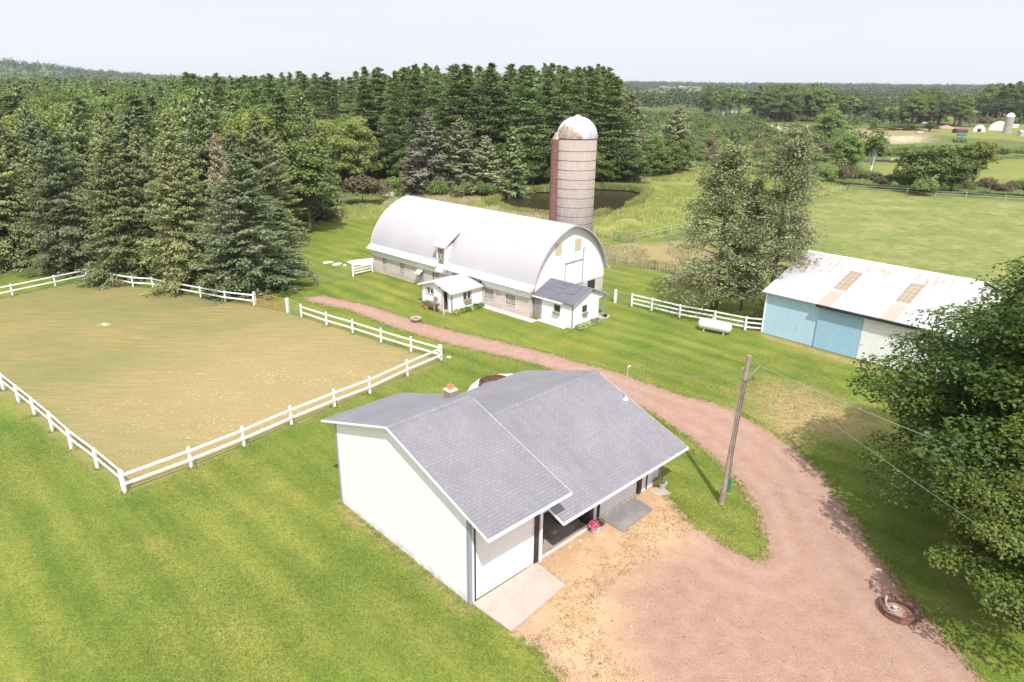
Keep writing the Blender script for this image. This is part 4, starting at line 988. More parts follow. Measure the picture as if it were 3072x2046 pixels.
fence('board_fence', 'white two-rail board fence along the near left edge of the paddock', 'fence', [inset(nl[0], nl[1], 0.2)]+nl[1:], RAILS, 1.42, 0.14, 0.15, 0.05, side=-0.09)
fence('board_fence', 'white two-rail board fence between the mown lawn and the dry paddock corner', 'fence', nr, RAILS, 1.42, 0.16, 0.15, 0.05, side=-0.105)
fence('board_fence', 'white two-rail board fence running along the gravel drive', 'fence', [inset(ur[0], ur[1], 0.2)]+ur[1:], RAILS, 1.42, 0.15, 0.15, 0.05, side=0.10)
fence('board_fence', 'white two-rail board fence half hidden under the spruce branches', 'fence', fr_, RAILS, 1.35, 0.14, 0.14, 0.05, side=0.09)
fence('board_fence', 'white two-rail board fence at the far left end of the paddock', 'fence', [inset(fl[0], fl[1], 0.25)]+fl[1:], RAILS, 1.35, 0.14, 0.14, 0.05, side=0.09)

def pipe_gate(name, label, a, b, n, H, mat, ups=(0.33, 0.67), r=0.022, z0=0.15, mesh=0, group=None):
    e = empty(name, (a[0], a[1], 0), math.atan2(b[1]-a[1], b[0]-a[0]), label, 'gate', group); L = float(np.hypot(*(b-a)[:2]))
    m = MB(); m.tube([(0,0,z0),(0,0,H-0.1),(0.1,0,H),(L-0.1,0,H),(L,0,H-0.1),(L,0,z0),(0,0,z0)], r*1.2, 8); m.build('gate_frame', mat, e)
    for k in range(1, n): 
        z = z0+(H-z0)*(k/n)**1.15; m = MB(); m.tube([(0,0,z),(L,0,z)], r, 6); m.build('bar', mat, e)
    for u in ups:
        m = MB(); m.beam((L*u,0.0,z0),(L*u,0.0,H), 0.07, 0.05); m.build('upright', mat, e)
    if mesh:
        m = MB()
        for k in range(1, mesh): m.tube([(L*k/mesh,0,z0),(L*k/mesh,0,H)], 0.006, 4)
        m.build('mesh', m_wire, e)
    return e
gpost = z8(225,478)
pg0 = gp(763,918)
def shift(a, b, s): d = (b-a)/np.linalg.norm(b-a); return a+d*s, b-d*s
a, b = shift(pg0, gpost, 0.14); pipe_gate('pipe_gate', 'rusty red pipe gate at the top corner of the paddock', a, b, 6, 1.42, m_rustpipe)
a, b = shift(gpost, z8(367,533), 0.14); pipe_gate('pipe_gate', 'narrow pale green pipe gate next to the rusty gate', a, b, 5, 1.42, m_greenpipe, ())
def lone_post(name, p, H, w, mat, label, cat='post', group=None):
    m = MB(); m.box(-w/2, w/2, -w/2, w/2, -0.05, H-0.02); m.box(-w/2+0.01, w/2-0.01, -w/2+0.01, w/2-0.01, H-0.02, H)
    o = m.build(name, mat); o.location = (p[0], p[1], 0); o.rotation_euler = (0,0,R(48)); return tag(o, label, cat, group)
lone_post('gate_post', gpost, 1.5, 0.26, m_whitewood, 'thick white post between the rusty gate and the narrow green gate')
lone_post('gate_post', pg0+np.array([0.05,0.12,0]), 1.5, 0.22, m_whitewood, 'thick white post where the rusty gate meets the board fence')
# by the barn's far corner
zb = lambda x, y: gp(860+x*.1274, 720+y*.1274)
fence('barn_gate_fence', 'short white four-rail fence panel against the far barn corner', 'fence', [zb(1570,860), zb(2028,750)], [1.32,1.0,0.68,0.34], 1.5, 0.16, 0.13, 0.05)
wp = zb(685,1060); lone_post('wooden_post', wp, 1.5, 0.22, m_oldwood, 'weathered bare wooden fence post beside the green mesh panel')
a, b = shift(wp, zb(1570,860), 0.2); pipe_gate('mesh_gate', 'pale green wire mesh panel between the wooden post and white rails', a, b, 6, 1.35, m_greenpipe, (0.36, 0.64), 0.016, 0.1, 22)
e = empty('barbed_wire_fence', (wp[0], wp[1], 0), 0, 'strands of wire from the wooden post towards the spruces', 'fence')
tgt = zb(-250,960)-wp
for z in (1.2, 0.85, 0.55):
    m = MB(); m.tube([(-0.12,0,z),(tgt[0]*.5,tgt[1]*.5,z-0.10),(tgt[0],tgt[1],z+0.03)], 0.012, 5); m.build('wire', m_wire, e)
m = MB(); m.tube([(-0.1,0,0.75),(tgt[0]*.42,tgt[1]*.42,0.08)], 0.035, 6); m.build('brace', m_oldwood, e)
m = MB(); m.tube([(tgt[0],tgt[1],0),(tgt[0],tgt[1],1.3)], 0.03, 6); m.build('post', m_oldwood, e)
# concrete scraps by that corner
for q, lb in (([(1410,520),(1560,480),(2040,430),(2040,540),(1800,600),(1500,570)], 'broad white concrete slab behind the short rail fence'),
          ([(850,520),(1020,508),(1130,525),(1000,548),(870,572)], 'thin white slab lying in the grass, farthest from the barn'),
          ([(1060,580),(1240,532),(1320,560),(1180,605),(1090,605)], 'small white slab lying between two others in the grass'),
          ([(1320,595),(1380,570),(1420,600),(1360,618)], 'smallest greyish slab beside the white rail fence')):
    slab_obj('broken_slab', [zb(*p) for p in q], -0.04, 0.05, m_conc_pale, lb, 'concrete slab')
# three-rail fence by the tank
zt = lambda x, y: gp(1850+x*.3827, 450+y*.3827)
tf = [zt(115,1228), zt(272,1265), zt(490,1318), zt(762,1368), zt(1003,1418), zt(1136,1432)]
fence('board_fence', 'white three-rail board fence from the lone post to the blue shed', 'fence', tf, [1.30, 0.85, 0.40], 1.45, 0.16, 0.14, 0.05, side=0.10)
zc = lambda x, y: gp(1450+x*.2551, 640+y*.2551)
lp = zc(1550,1050); lone_post('white_post', lp, 1.45, 0.24, m_whitewood, 'lone white post standing right of the patched shed')
def wire_fence(name, label, pts, zs, H, post_every=1, mat=None, wmat=None, r=0.008, pr=0.03, group=None, verticals=0):
    e = empty(name, (pts[0][0], pts[0][1], 0), 0, label, 'fence', group)
    L = [np.array([p[0]-pts[0][0], p[1]-pts[0][1], 0.0]) for p in pts]
    for i, p in enumerate(L):
        m = MB(); m.tube([p, p+np.array([0,0,H])], pr, 6); m.build('post', mat or m_gray_trim, e)
    for i in range(len(L)-1):
        for z in zs:
            m = MB(); m.tube([L[i]+np.array([0,0,z]), (L[i]+L[i+1])/2+np.array([0,0,z-0.03]), L[i+1]+np.array([0,0,z])], r, 4); m.build('wire', wmat or m_wire, e)
        if verticals:
            m = MB()
            for k in range(1, verticals):
                q = L[i]+(L[i+1]-L[i])*k/verticals; m.tube([q+np.array([0,0,zs[0]]), q+np.array([0,0,zs[-1]])], r*0.6, 4)
            m.build('mesh', wmat or m_wire, e)
    return e
wire_fence('wire_fence', 'fine wire mesh strung between the barn corner and the white posts', [blp(12.6,0.4)+np.array([0.3,-0.3,0]), lp, tf[0]], [0.15,0.4,0.65,0.9,1.15,1.35], 1.4, verticals=14)
zd = lambda x, y: gp(1780+x*.15306, 640+y*.15306)
wire_fence('wire_fence', 'dark mesh cattle fence crossing tan grass behind the barn', [zd(190,960), zd(420,1010), zd(645,1050), zd(920,1080), zd(1190,1112), zd(1415,1168), zd(1600,1222), zd(1900,1290)], [0.1,0.32,0.55,0.78,1.0,1.22], 1.3, mat=m_darkcable, wmat=plain('dull_wire', (0.13,0.15,0.10), 0.6, 0.2, 3), r=0.014, pr=0.04, verticals=8)
a, b = zd(390,535), zd(770,590); pipe_gate('pipe_gate', 'dark green pipe gate in the far fence beyond the silo', a, b, 6, 1.35, plain('dark_green_pipe', (0.10,0.17,0.12), 0.6, 0.2, 3), (0.28,), 0.03, 0.1)
lone_post('wooden_post', zd(800,592), 1.7, 0.22, m_oldwood, 'dark wooden post at the right end of the far green gate')
m_pf = plain('pale_fence_rail', (0.46, 0.48, 0.36), 0.6, 0.08, 3)
ra = at(1450,557); rb = at(1848,468); rc = at(1948,437)
pts = [ra+(rb-ra)*k/11 for k in range(12)]; fence('pasture_fence', 'thin white two-rail pasture fence running up behind the olive pines', 'fence', pts, [1.2,0.75], 1.3, 0.08, 0.045, 0.03, m_pf)
pts = [rb+(rc-rb)*k/5 for k in range(6)]; fence('pasture_fence', 'short thin white fence stretch rising to the pasture corner', 'fence', pts, [1.25,0.8], 1.4, 0.09, 0.055, 0.03, m_pf)
rd = at(2360,466); pts = [rc, at(2085,446), at(2150,452), at(2220,456), at(2310,463), at(2420,470)]
fence('pasture_fence', 'thin pale fence along the far hedge of the big pasture', 'fence', pts, [1.2,0.7], 1.4, 0.09, 0.05, 0.03, m_pf)
pts = [zd(30,450), zd(400,530)]; fence('pasture_fence', 'pale two-rail fence length left of the far green gate', 'fence', [zd(-500,330), zd(-230,390), zd(30,450), zd(380,530)], [1.2,0.8], 1.35, 0.10, 0.06, 0.03, m_pf)

# ================================================================== TANK
ta, tb = at(1609,757), at(1675,770)
def tank():
    c = (ta+tb)/2; e = empty('propane_tank', (c[0], c[1], 0), math.atan2(tb[1]-ta[1], tb[0]-ta[0]), 'white horizontal propane tank in front of the three-rail fence', 'tank')
    Lc, Rr, zc_ = 3.2, 0.53, 0.68; prof = []
    for k in range(9):
        a = k/8*PI/2; prof.append((Rr*math.sin(a), -Lc/2+Rr*0.75*(1-math.cos(a))))
    prof += [(r, -z) for r, z in prof[::-1]]
    m = MB(); m.lathe([(max(r,0.001),z) for r,z in prof], 32); m.v = [(z, y, x+zc_) for x, y, z in m.v]
    m.build('tank_body', m_tank, e, smooth=True)
    m = MB(); m.lathe([(0.20,0),(0.20,0.12),(0.15,0.20),(0.05,0.23)], 18, (-0.15,0,zc_+Rr-0.04)); m.build('valve_dome', m_tank, e, smooth=False)
    m = MB(); m.lathe([(0.04,0),(0.04,0.09)], 10, (0.35,0,zc_+Rr-0.02)); m.build('relief_valve', m_galv, e)
    for x in (-0.95, 0.95):
        m = MB(); m.box(x-0.06, x+0.06, -0.30, 0.30, 0, 0.26); m.build('leg', m_tank, e)
tank()

# ================================================================== POLE + WIRES
pb = gp(2164, 1510); 
def utility_pole():
    e = empty('utility_pole', (pb[0], pb[1], 0), 0, 'leaning grey wooden utility pole on the grass island', 'pole')
    # top position from the photograph: lean of about half a metre
    top = np.array([0.42, 0.10, 8.95])
    def on(z): return top*(z/8.95)
    m = MB(); m.tube([on(-0.0), on(3), on(6), on(8.95)], [0.17,0.15,0.13,0.115], 14); m.build('pole_shaft', m_pole, e)
    m = MB(); q = on(0.95); m.box(q[0]+0.14, q[0]+0.30, q[1]-0.14, q[1]+0.10, 0.85, 1.65); m.build('meter_box', m_teal, e)
    m = MB(); q = on(0.9)
    m.tube([(q[0]-0.17,q[1]-0.12,0.7),(q[0]-0.30,q[1]-0.16,0.8),(q[0]-0.26,q[1]-0.15,1.15),(q[0]-0.15,q[1]-0.1,1.2)], 0.015, 5)
    m.tube([(q[0]+0.15,q[1]-0.16,0.7),(q[0]+0.38,q[1]-0.16,0.75),(q[0]+0.36,q[1]-0.16,1.0)], 0.015, 5); m.build('coiled_wire', m_cable, e)
    m = MB()
    for dx in (-0.05, 0.05): m.tube([on(1.6)+np.array([dx+0.1,-0.15,0]), on(4)+np.array([dx,-0.17,0]), on(7.6)+np.array([dx,-0.15,0])], 0.013, 5)
    m.build('conduit', m_darkcable, e)
    m = MB(); m.tube([on(7.7)+np.array([-0.40,0.1,0]), on(7.55)+np.array([0.0,-0.15,0]), on(7.7)+np.array([0.45,0.0,0])], 0.025, 6); m.lathe([(0.03,0),(0.07,0.02),(0.07,0.14),(0.03,0.16)], 10, tuple(on(7.62)+np.array([0.42,-0.02,-0.03]))); m.build('insulator_bracket', m_darkcable, e)
    m = MB()
    m.tube([on(7.8)+np.array([0.14,-0.1,0]), on(8.2)+np.array([0.42,-0.1,0.0]), on(8.4)+np.array([0.62,-0.05,0])], 0.022, 6)
    m.tube([on(7.7)+np.array([0.14,-0.1,0]), on(8.0)+np.array([0.36,-0.1,0.0]), on(8.35)+np.array([0.60,-0.08,0])], 0.018, 6)
    m.build('splice', m_cable, e)
    m = MB(); m.tube([on(8.35)+np.array([-0.15,0,0]), on(8.2)+np.array([-0.32,0,0]), on(6.5)+np.array([-0.30,0,0]), on(5.2)+np.array([-0.16,0,0])], 0.012, 5); m.lathe([(0.02,0),(0.05,0.02),(0.05,0.12),(0.02,0.14)], 8, tuple(on(8.15)+np.array([-0.26,-0.05,0]))); m.build('drop_loop', m_cable, e)
    return [np.array([pb[0],pb[1],0])+on(8.4)+np.array([0.62,-0.05,0]), np.array([pb[0],pb[1],0])+on(8.3)+np.array([0.6,-0.05,0]), np.array([pb[0],pb[1],0])+on(7.7)+np.array([-0.4,0.1,0])]
ends = utility_pole()
def cable(name, label, a, b, sag, r, mat):
    pts = [a+(b-a)*t-np.array([0,0,sag*4*t*(1-t)]) for t in np.linspace(0, 1, 28)]
    m = MB(); m.tube(pts, r, 6); return tag(m.build(name, mat), label, 'cable')
# heavier service cable to the right passes into the maple; it heads to a pole outside the picture
def sight(px, py, y):
    d = rayd(px, py); t = y/d[1]; return np.array([0,0,CAM_H])+d*t
cable('overhead_cable', 'thick pale overhead cable from the pole top into the maple crown', ends[0], sight(2200+1150*.3826, 700+1420*.3826, 29.0)*2.2-ends[0]*1.2, 0.15, 0.013, m_cable)
cable('overhead_cable', 'thin white overhead wire below the thick cable, right of the pole', ends[1], sight(2985, 1600, 22.5)*1.25-ends[1]*0.25, 0.2, 0.007, m_cable)
sm = glp(15.12, 3.02, 6.48)
cable('overhead_cable', 'thin wire from the pole to the mast on the garage roof', ends[2], sm, 0.25, 0.006, m_cable)
cable('overhead_cable', 'faint dark wire running left from the pole top towards the barn', ends[2]+np.array([0.3,0,0.9]), blp(8.47,-0.3,5.9), 1.2, 0.006, m_darkcable)

# ================================================================== SMALL THINGS
def foliage_ball(n, rx, ry, rz, size, seed, flat=0.3, base=0.0):
    """(n,4,3) leaf quads spread through a low mound"""
    g = np.random.default_rng(seed); d = g.normal(size=(n,3)); d[:,2] = np.abs(d[:,2])+0.1; d /= np.linalg.norm(d,axis=1)[:,None]
    rad = g.uniform(0.45,1.0,n)[:,None]; c = d*rad*np.array([rx,ry,rz])+np.array([0,0,base])
    nrm = d+g.normal(size=(n,3))*0.6; nrm /= np.linalg.norm(nrm,axis=1)[:,None]
    a = np.cross(nrm, g.normal(size=(n,3))); a /= np.linalg.norm(a,axis=1)[:,None]; b = np.cross(nrm, a)
    s = size*g.uniform(0.6,1.3,n)[:,None]
    return np.stack([c-a*s*0.5, c+b*s*0.3, c+a*s*0.5, c-b*s*0.3], 1)
def leaf_mat(name, c1, c2, trans=0.25, scale=0.8, rough=0.6, hue=0.1, top=None):
    t = NT(name); o = t.obj(); n = t.noise(o, scale, 4, 0.65); n2 = t.noise(o, scale*6, 2, 0.6)
    c = t.mix(t.ramp(n, [(0.35, 0.0), (0.65, 1.0)]), c1, c2)
    c = t.mix(0.6, c, t.ramp(n2, [(0.3, 0.68), (0.7, 1.4)]), 'MULTIPLY')
    r = t.rand(); hs = t.n.new('ShaderNodeHueSaturation')
    t.put(hs.inputs['Hue'], t.math('MULTIPLY_ADD', r, 0.02*hue*10, 0.5-0.01*hue*10)); t.put(hs.inputs['Value'], t.math('MULTIPLY_ADD', r, 0.50, 0.75)); t.put(hs.inputs['Color'], c)
    c = hs.outputs['Color']
    d = t.n.new('ShaderNodeBsdfDiffuse'); t.put(d.inputs['Color'], c)
    tr = t.n.new('ShaderNodeBsdfTranslucent'); t.put(tr.inputs['Color'], t.mix(1.0, c, (1.15,1.25,0.7), 'MULTIPLY'))
    gl = t.n.new('ShaderNodeBsdfGlossy'); gl.inputs['Roughness'].default_value = 0.55; gl.inputs['Color'].default_value = (0.8,0.85,0.9,1)
    m1 = t.n.new('ShaderNodeMixShader'); m1.inputs[0].default_value = trans; t.l.new(d.outputs[0], m1.inputs[1]); t.l.new(tr.outputs[0], m1.inputs[2])
    m2 = t.n.new('ShaderNodeMixShader'); m2.inputs[0].default_value = 0.03; t.l.new(m1.outputs[0], m2.inputs[1]); t.l.new(gl.outputs[0], m2.inputs[2])
    t.l.new(m2.outputs[0], t.out.inputs['Surface']); return t.m
m_hosta = leaf_mat('hosta_leaf', (0.09,0.17,0.03), (0.16,0.26,0.05), 0.25, 3)
m_hosta_y = leaf_mat('yellow_hosta_leaf', (0.42,0.44,0.05), (0.55,0.52,0.10), 0.25, 3)
m_hosta_w = leaf_mat('variegated_hosta_leaf', (0.20,0.30,0.08), (0.42,0.46,0.22), 0.25, 5)
m_pink = leaf_mat('pink_petals', (0.75,0.08,0.20), (0.80,0.22,0.38), 0.2, 6)
m_red = leaf_mat('mixed_petals', (0.45,0.10,0.04), (0.65,0.40,0.06), 0.2, 7)
m_whitefl = leaf_mat('white_blossom', (0.66,0.66,0.48), (0.80,0.80,0.68), 0.2, 4)
def plant(name, p, r, h, n, size, mat, label, cat, seed, group=None, parent_parts=None):
    me = quads_mesh(name, foliage_ball(n, r, r, h, size, seed), mat); o = link(name, me); o.location = (p[0], p[1], p[2] if len(p) > 2 else 0)
    return tag(o, label, cat, group)
i = 0
for x, y, r, h, mt, lb in ((0.15,-0.55,0.50,0.55,m_hosta_y,'big yellow hosta at the front corner of the milk house'), (1.0,-0.50,0.42,0.45,m_hosta,'green hosta beside the big yellow one'),
      (1.75,-0.50,0.42,0.45,m_hosta,'green hosta below the milk house flower box'), (2.35,-0.50,0.34,0.40,m_hosta_y,'small yellow hosta between green ones by the milk house'),
      (2.95,-0.50,0.46,0.50,m_hosta,'dark green hosta right of the small yellow one'), (3.65,-0.50,0.44,0.45,m_hosta,'green hosta nearest the barn wall')):
    plant('hosta', mlp(x,y), r, h, 260, 0.22, mt, lb, 'plant', 100+i, 'hostas along the milk house wall'); i += 1
for x, y, lb in ((0.45,-0.55,'variegated hosta at the corner of the patched shed'), (1.15,-0.60,'variegated hosta, second from the corner, at the patched shed'), (1.85,-0.60,'variegated hosta below the window box of the patched shed'),
      (2.55,-0.60,'variegated hosta, next to last, at the patched shed'), (3.25,-0.55,'variegated hosta nearest the porch of the patched shed')):
    plant('hosta', alp(x,y), 0.46, 0.52, 260, 0.24, m_hosta_w, lb, 'plant', 100+i, 'hostas along the patched shed'); i += 1
def flower_box(p, rz, w, label, seed, fm=None):
    e = empty('flower_box', p, rz, label, 'flower box')
    m = MB(); m.prism([(-w/2+0.04,0),(w/2-0.04,0),(w/2,0.2),(-w/2,0.2)], 'y', -0.2, -0.0); m.build('box', m_oldwood, e)
    me = quads_mesh('flowers', foliage_ball(int(90*w), w*0.5, 0.14, 0.18, 0.09, seed, base=0.18)+np.array([0,-0.1,0]), fm or m_red); link('flowers', me, None, e)
    me = quads_mesh('leaves', foliage_ball(110, w*0.48, 0.17, 0.18, 0.10, seed+1, base=0.15)+np.array([0,-0.1,0]), m_hosta_y); link('leaves', me, None, e)
flower_box(mlp(2.15,-0.04,0.78), B_ANG, 1.0, 'flower box of orange and yellow blooms under the milk house side window', 7)
flower_box(mlp(-0.04,2.35,1.0), B_ANG-PI/2, 0.5, 'small flower holder on the milk house front wall, left of the door', 9, m_pink)
flower_box(alp(1.88,-0.04,1.02), B_ANG, 0.75, 'flower box under the front window of the patched shed', 11)
flower_box(alp(-0.04,1.9,1.06), B_ANG-PI/2, 0.85, 'flower box under the side window of the patched shed', 13)
# wooden planter cart
def cart():
    p = mlp(-0.75, 2.45); e = empty('planter_cart', p, B_ANG-PI/2, 'weathered wooden wheelbarrow planter beside the milk house door', 'wheelbarrow')
    m = MB(); m.add([(-0.85,-0.25,0.42),(0.85,-0.25,0.42),(0.85,0.25,0.42),(-0.85,0.25,0.42),(-1.05,-0.40,0.80),(1.05,-0.40,0.80),(1.05,0.40,0.80),(-1.05,0.40,0.80)],
        [(0,3,2,1),(0,1,5,4),(1,2,6,5),(2,3,7,6),(3,0,4,7)]); m.build('tray', m_oldwood, e)
    m = MB(); m.box(-0.95,0.95,-0.33,0.33,0.64,0.68); m.build('soil', m_brown, e)
    m = MB(); m.lathe([(0.26,-0.04),(0.26,0.04)], 18); m.v = [(x+0.9, z, y+0.26) for x, y, z in m.v]; m.build('wheel', m_brown, e)
    for s in (-0.25, 0.25):
        m = MB(); m.beam((-0.6,s,0.0),(-0.5,s,0.5),0.06,0.06); m.build('leg', m_oldwood, e)
        m = MB(); m.beam((-1.55,s,0.62),(0.9,s*0.5,0.36),0.05,0.06); m.build('handle', m_oldwood, e)
    me = quads_mesh('flowers', foliage_ball(50, 0.8, 0.28, 0.22, 0.08, 31, base=0.66), m_pink); link('flowers', me, None, e, 'sparse flowers')
    me = quads_mesh('leaves', foliage_ball(150, 0.8, 0.28, 0.20, 0.12, 33, base=0.66), m_hosta); link('leaves', me, None, e)
cart()
q = mlp(-1.05, 2.75); m = MB(); m.lathe([(0.14,0),(0.20,0.3),(0.22,0.3),(0.22,0.36),(0.18,0.36),(0.16,0.28)], 16); o = m.build('clay_pot', m_terra); o.location = (q[0],q[1],0); tag(o, 'orange clay pot on the grass under the planter cart', 'pot')
for (x, y), hh, lb in (((-1.15,1.42), 1.35, 'dark stick post left of the milk house doorstep'), ((-1.10,0.05), 1.30, 'pale stick post right of the milk house doorstep')):
    q = mlp(x, y); lone_post('gate_stub', q, hh, 0.10, m_oldwood if x < -1.12 else m_conc_pale, lb)
# stone planter bowl at the drive edge
q = z8(1560, 575); e = empty('planter_bowl', q, 0, 'round pale stone planter bowl at the drive edge below the milk house', 'planter')
m = MB(); m.lathe([(0.22,0),(0.42,0.14),(0.52,0.34),(0.55,0.42),(0.47,0.42),(0.43,0.30)], 22); m.build('bowl', m_conc, e, smooth=True)
me = quads_mesh('flowers', foliage_ball(50, 0.42, 0.42, 0.2, 0.08, 41, base=0.34), m_pink); link('flowers', me, None, e)
me = quads_mesh('leaves', foliage_ball(120, 0.42, 0.42, 0.16, 0.10, 43, base=0.32), m_hosta_w); link('leaves', me, None, e)
# tub of petunias
q = gp(1350+1068*.4145, 1350+580*.4145); e = empty('flower_tub', q, R(40), 'oval galvanised tub of pink petunias beside the carport', 'planter')
m = MB(); m.lathe([(0.30,0),(0.33,0.08),(0.325,0.12),(0.36,0.30),(0.39,0.42),(0.41,0.44),(0.38,0.44),(0.35,0.36),(0.0,0.36)], 28, sx=1.35, sy=0.85, cap=False); m.build('tub', m_galv, e)
me = quads_mesh('leaves', foliage_ball(420, 0.52, 0.33, 0.34, 0.11, 51, base=0.34), leaf_mat('petunia_leaf', (0.07,0.12,0.03), (0.16,0.13,0.06), 0.2, 5)); link('leaves', me, None, e)
V = foliage_ball(220, 0.34, 0.34, 0.34, 0.10, 53, base=0.38)+np.array([-0.30,0.0,0]); me = quads_mesh('flowers', V, m_pink); link('flowers', me, None, e, 'pink petunias')
me = quads_mesh('seed_heads', foliage_ball(160, 0.3, 0.3, 0.42, 0.09, 55, base=0.38)+np.array([0.30,0,0]), plain('dry_stems', (0.25,0.20,0.12), 0.9, 0.3, 8)); link('seed_heads', me, None, e)
# small pot at the corner
q = gp(1350+1535*.4145, 1350+278*.4145); e = empty('flower_pot', q, 0, 'small pale pot with drooping plant at the far garage corner', 'planter')
m = MB(); m.lathe([(0.16,0),(0.22,0.34),(0.25,0.34),(0.25,0.40),(0.20,0.40),(0.18,0.32)], 18); m.build('pot', m_galv, e)
me = quads_mesh('leaves', foliage_ball(220, 0.40, 0.36, 0.42, 0.13, 61, base=0.30)+np.array([-0.18,0.1,0]), leaf_mat('pot_leaf', (0.14,0.12,0.04), (0.20,0.20,0.05), 0.2, 5)); link('leaves', me, None, e)
# blue barrel, cardboard and cord in the carport
q = glp(7.6, 1.3, 0.07); e = empty('barrel', q, 0, 'dark blue plastic barrel standing in the shaded carport', 'barrel')
m = MB(); m.lathe([(0.27,0),(0.30,0.05),(0.30,0.30),(0.315,0.32),(0.30,0.34),(0.30,0.58),(0.315,0.60),(0.30,0.62),(0.30,0.85),(0.27,0.9)], 24); m.build('barrel_body', m_blue, e)
m = MB(); m.lathe([(0.285,0.9),(0.285,0.94),(0.10,0.95)], 24); m.build('lid', m_darkcable, e)
for (u, v, w, d, a, lb) in ((6.65,0.95,0.34,0.20,0.2,'larger white scrap of paper on the carport floor'), (7.55,1.0,0.22,0.12,0.5,'smaller white scrap of paper deeper on the carport floor')):
    c = glp(u, v, 0.073); m = MB(); m.box(-w/2,w/2,-d/2,d/2,0,0.012); o = m.build('paper_scrap', m_conc_pale); o.location = c; o.rotation_euler = (0,0,G_ANG+a); tag(o, lb, 'scrap')
cp = [(5.1,1.1),(5.3,0.9),(5.6,1.15),(5.9,1.5),(6.2,1.45),(6.35,1.1),(6.15,0.85),(5.8,0.95),(5.5,0.7)]
c0 = glp(5.3,1.0,0.09); m = MB(); m.tube([glp(u,v,0.09)-c0 for u,v in cp], 0.02, 6); o = m.build('hose', m_darkcable); o.location = c0; tag(o, 'dark hose lying in loops on the carport floor', 'hose')
# pale stones in the yard
for i, (x, y, lb) in enumerate(((940,660,'largest pale stone in the tan yard outside the carport'), (865,705,'pale flat stone left of the largest one in the tan yard'), (1005,650,'small pale stone right of the largest in the tan yard'), (1310,1280,'small white stone alone on the lower gravel'))):
    q = s5(x, y); m = MB(); r = [0.08,0.07,0.05,0.05][i]; m.lathe([(r*.8,0),(r,0.03),(r*.7,0.07),(r*.1,0.085)], 8, sx=1.3); o = m.build('stone', m_tan); o.location = q; o.rotation_euler = (0,0,i*1.1); tag(o, lb, 'stone')
q = at(1073, 828) if False else z8(1905, 955); m = MB(); m.lathe([(0.12,0),(0.18,0.06),(0.12,0.16),(0.02,0.2)], 9, sx=1.3); o = m.build('stone', m_conc_pale); o.location = q; tag(o, 'pale stone in the grass by the right paddock corner', 'stone')
# coiled hose on corner post and black feed bucket
q = ur[0]; m = MB(); m.tube([(0.16+0.0*k, 0.22*math.cos(k*PI/8), 0.85+0.22*math.sin(k*PI/8)) for k in range(33)], 0.018, 6); o = m.build('coiled_hose', m_darkcable); o.location = (q[0],q[1],0); o.rotation_euler = (0,0,0.3); tag(o, 'dark coiled hose hanging on the right corner post of the paddock', 'hose')
q = alp(5.2,-0.2,0.045); m = MB(); m.lathe([(0.14,0),(0.20,0.22),(0.21,0.24),(0.17,0.24),(0.15,0.05),(0.02,0.05)], 18); o = m.build('bucket', m_black); o.location = q; tag(o, 'low black rubber bucket on the porch slab', 'bucket')
q = alp(4.45,1.2,0.045); m = MB(); m.lathe([(0.10,0),(0.12,0.25),(0.05,0.32),(0.05,0.40)], 12); o = m.build('milk_jug', m_white); o.location = q; tag(o, 'small white jug inside the open porch', 'jug')
for (z8x, z8y, lb) in ((915,598,'black box hung on the drive-side fence, third post from the gate'), (385,425,'tiny black insulator box on the fence post beside the green gate')):
    q = gp(800+z8x*.28694, 800+(z8y+ (105 if z8x > 800 else 100))*.28694); m = MB(); m.box(-0.07,0.07,-0.06,0.06,0.80,1.02); m.box(-0.02,0.02,-0.02,0.02,1.02,1.1); o = m.build('fence_charger', m_black); o.location = (q[0]+0.12,q[1]+0.16,0); tag(o, lb, 'box')
# fire ring
q = at(2066, 1407)
def fire_ring():
    e = empty('fire_ring', q, R(-25), 'rusted steel tractor-rim fire ring lying on the gravel', 'fire ring')
    n = 48; prof = [(0.62,0.0),(0.80,0.0),(0.84,0.05),(0.80,0.26),(0.84,0.32),(0.78,0.34),(0.74,0.26),(0.60,0.22),(0.58,0.12)]
    m = MB(); m.lathe(prof, n, cap=False); m.f += [(k, 8*n+k, 8*n+(k+1) % n, (k+1) % n) for k in range(n)]; m.build('ring_wall', m_rust, e, smooth=False)
    for k in range(16):
        a = 2*PI*k/16; c, s = math.cos(a), math.sin(a)
        m = MB(); m.beam((c*0.62,s*0.62,0.235),(c*0.78,s*0.78,0.30),0.07,0.03); m.build('lug', m_rust, e)
fire_ring()
hp = (q[0]-0.18, q[1]+0.12, 0)
e = empty('pump_hose', (hp[0], hp[1], 0.0), 0.2, 'white hose coil with metal nozzle inside the rusted ring', 'hose')
m = MB(); pts = [(-0.30,0.22,0.42),(-0.33,0.12,0.30),(-0.25,-0.02,0.10),(-0.05,-0.10,0.04),(0.15,-0.12,0.04),(0.30,-0.02,0.05),(0.27,0.12,0.06),(0.05,0.16,0.06),(-0.15,0.16,0.08),(-0.28,0.18,0.12)]
m.tube(pts, 0.025, 8); m.build('coil', m_galv, e)
m = MB(); m.tube([(-0.30,0.22,0.40),(-0.26,0.27,0.60)], [0.045,0.055], 8); m.lathe([(0.05,0),(0.11,0.02),(0.12,0.18),(0.04,0.22)], 12, (0.08,0.02,0.0)); m.build('nozzle', m_galv, e)
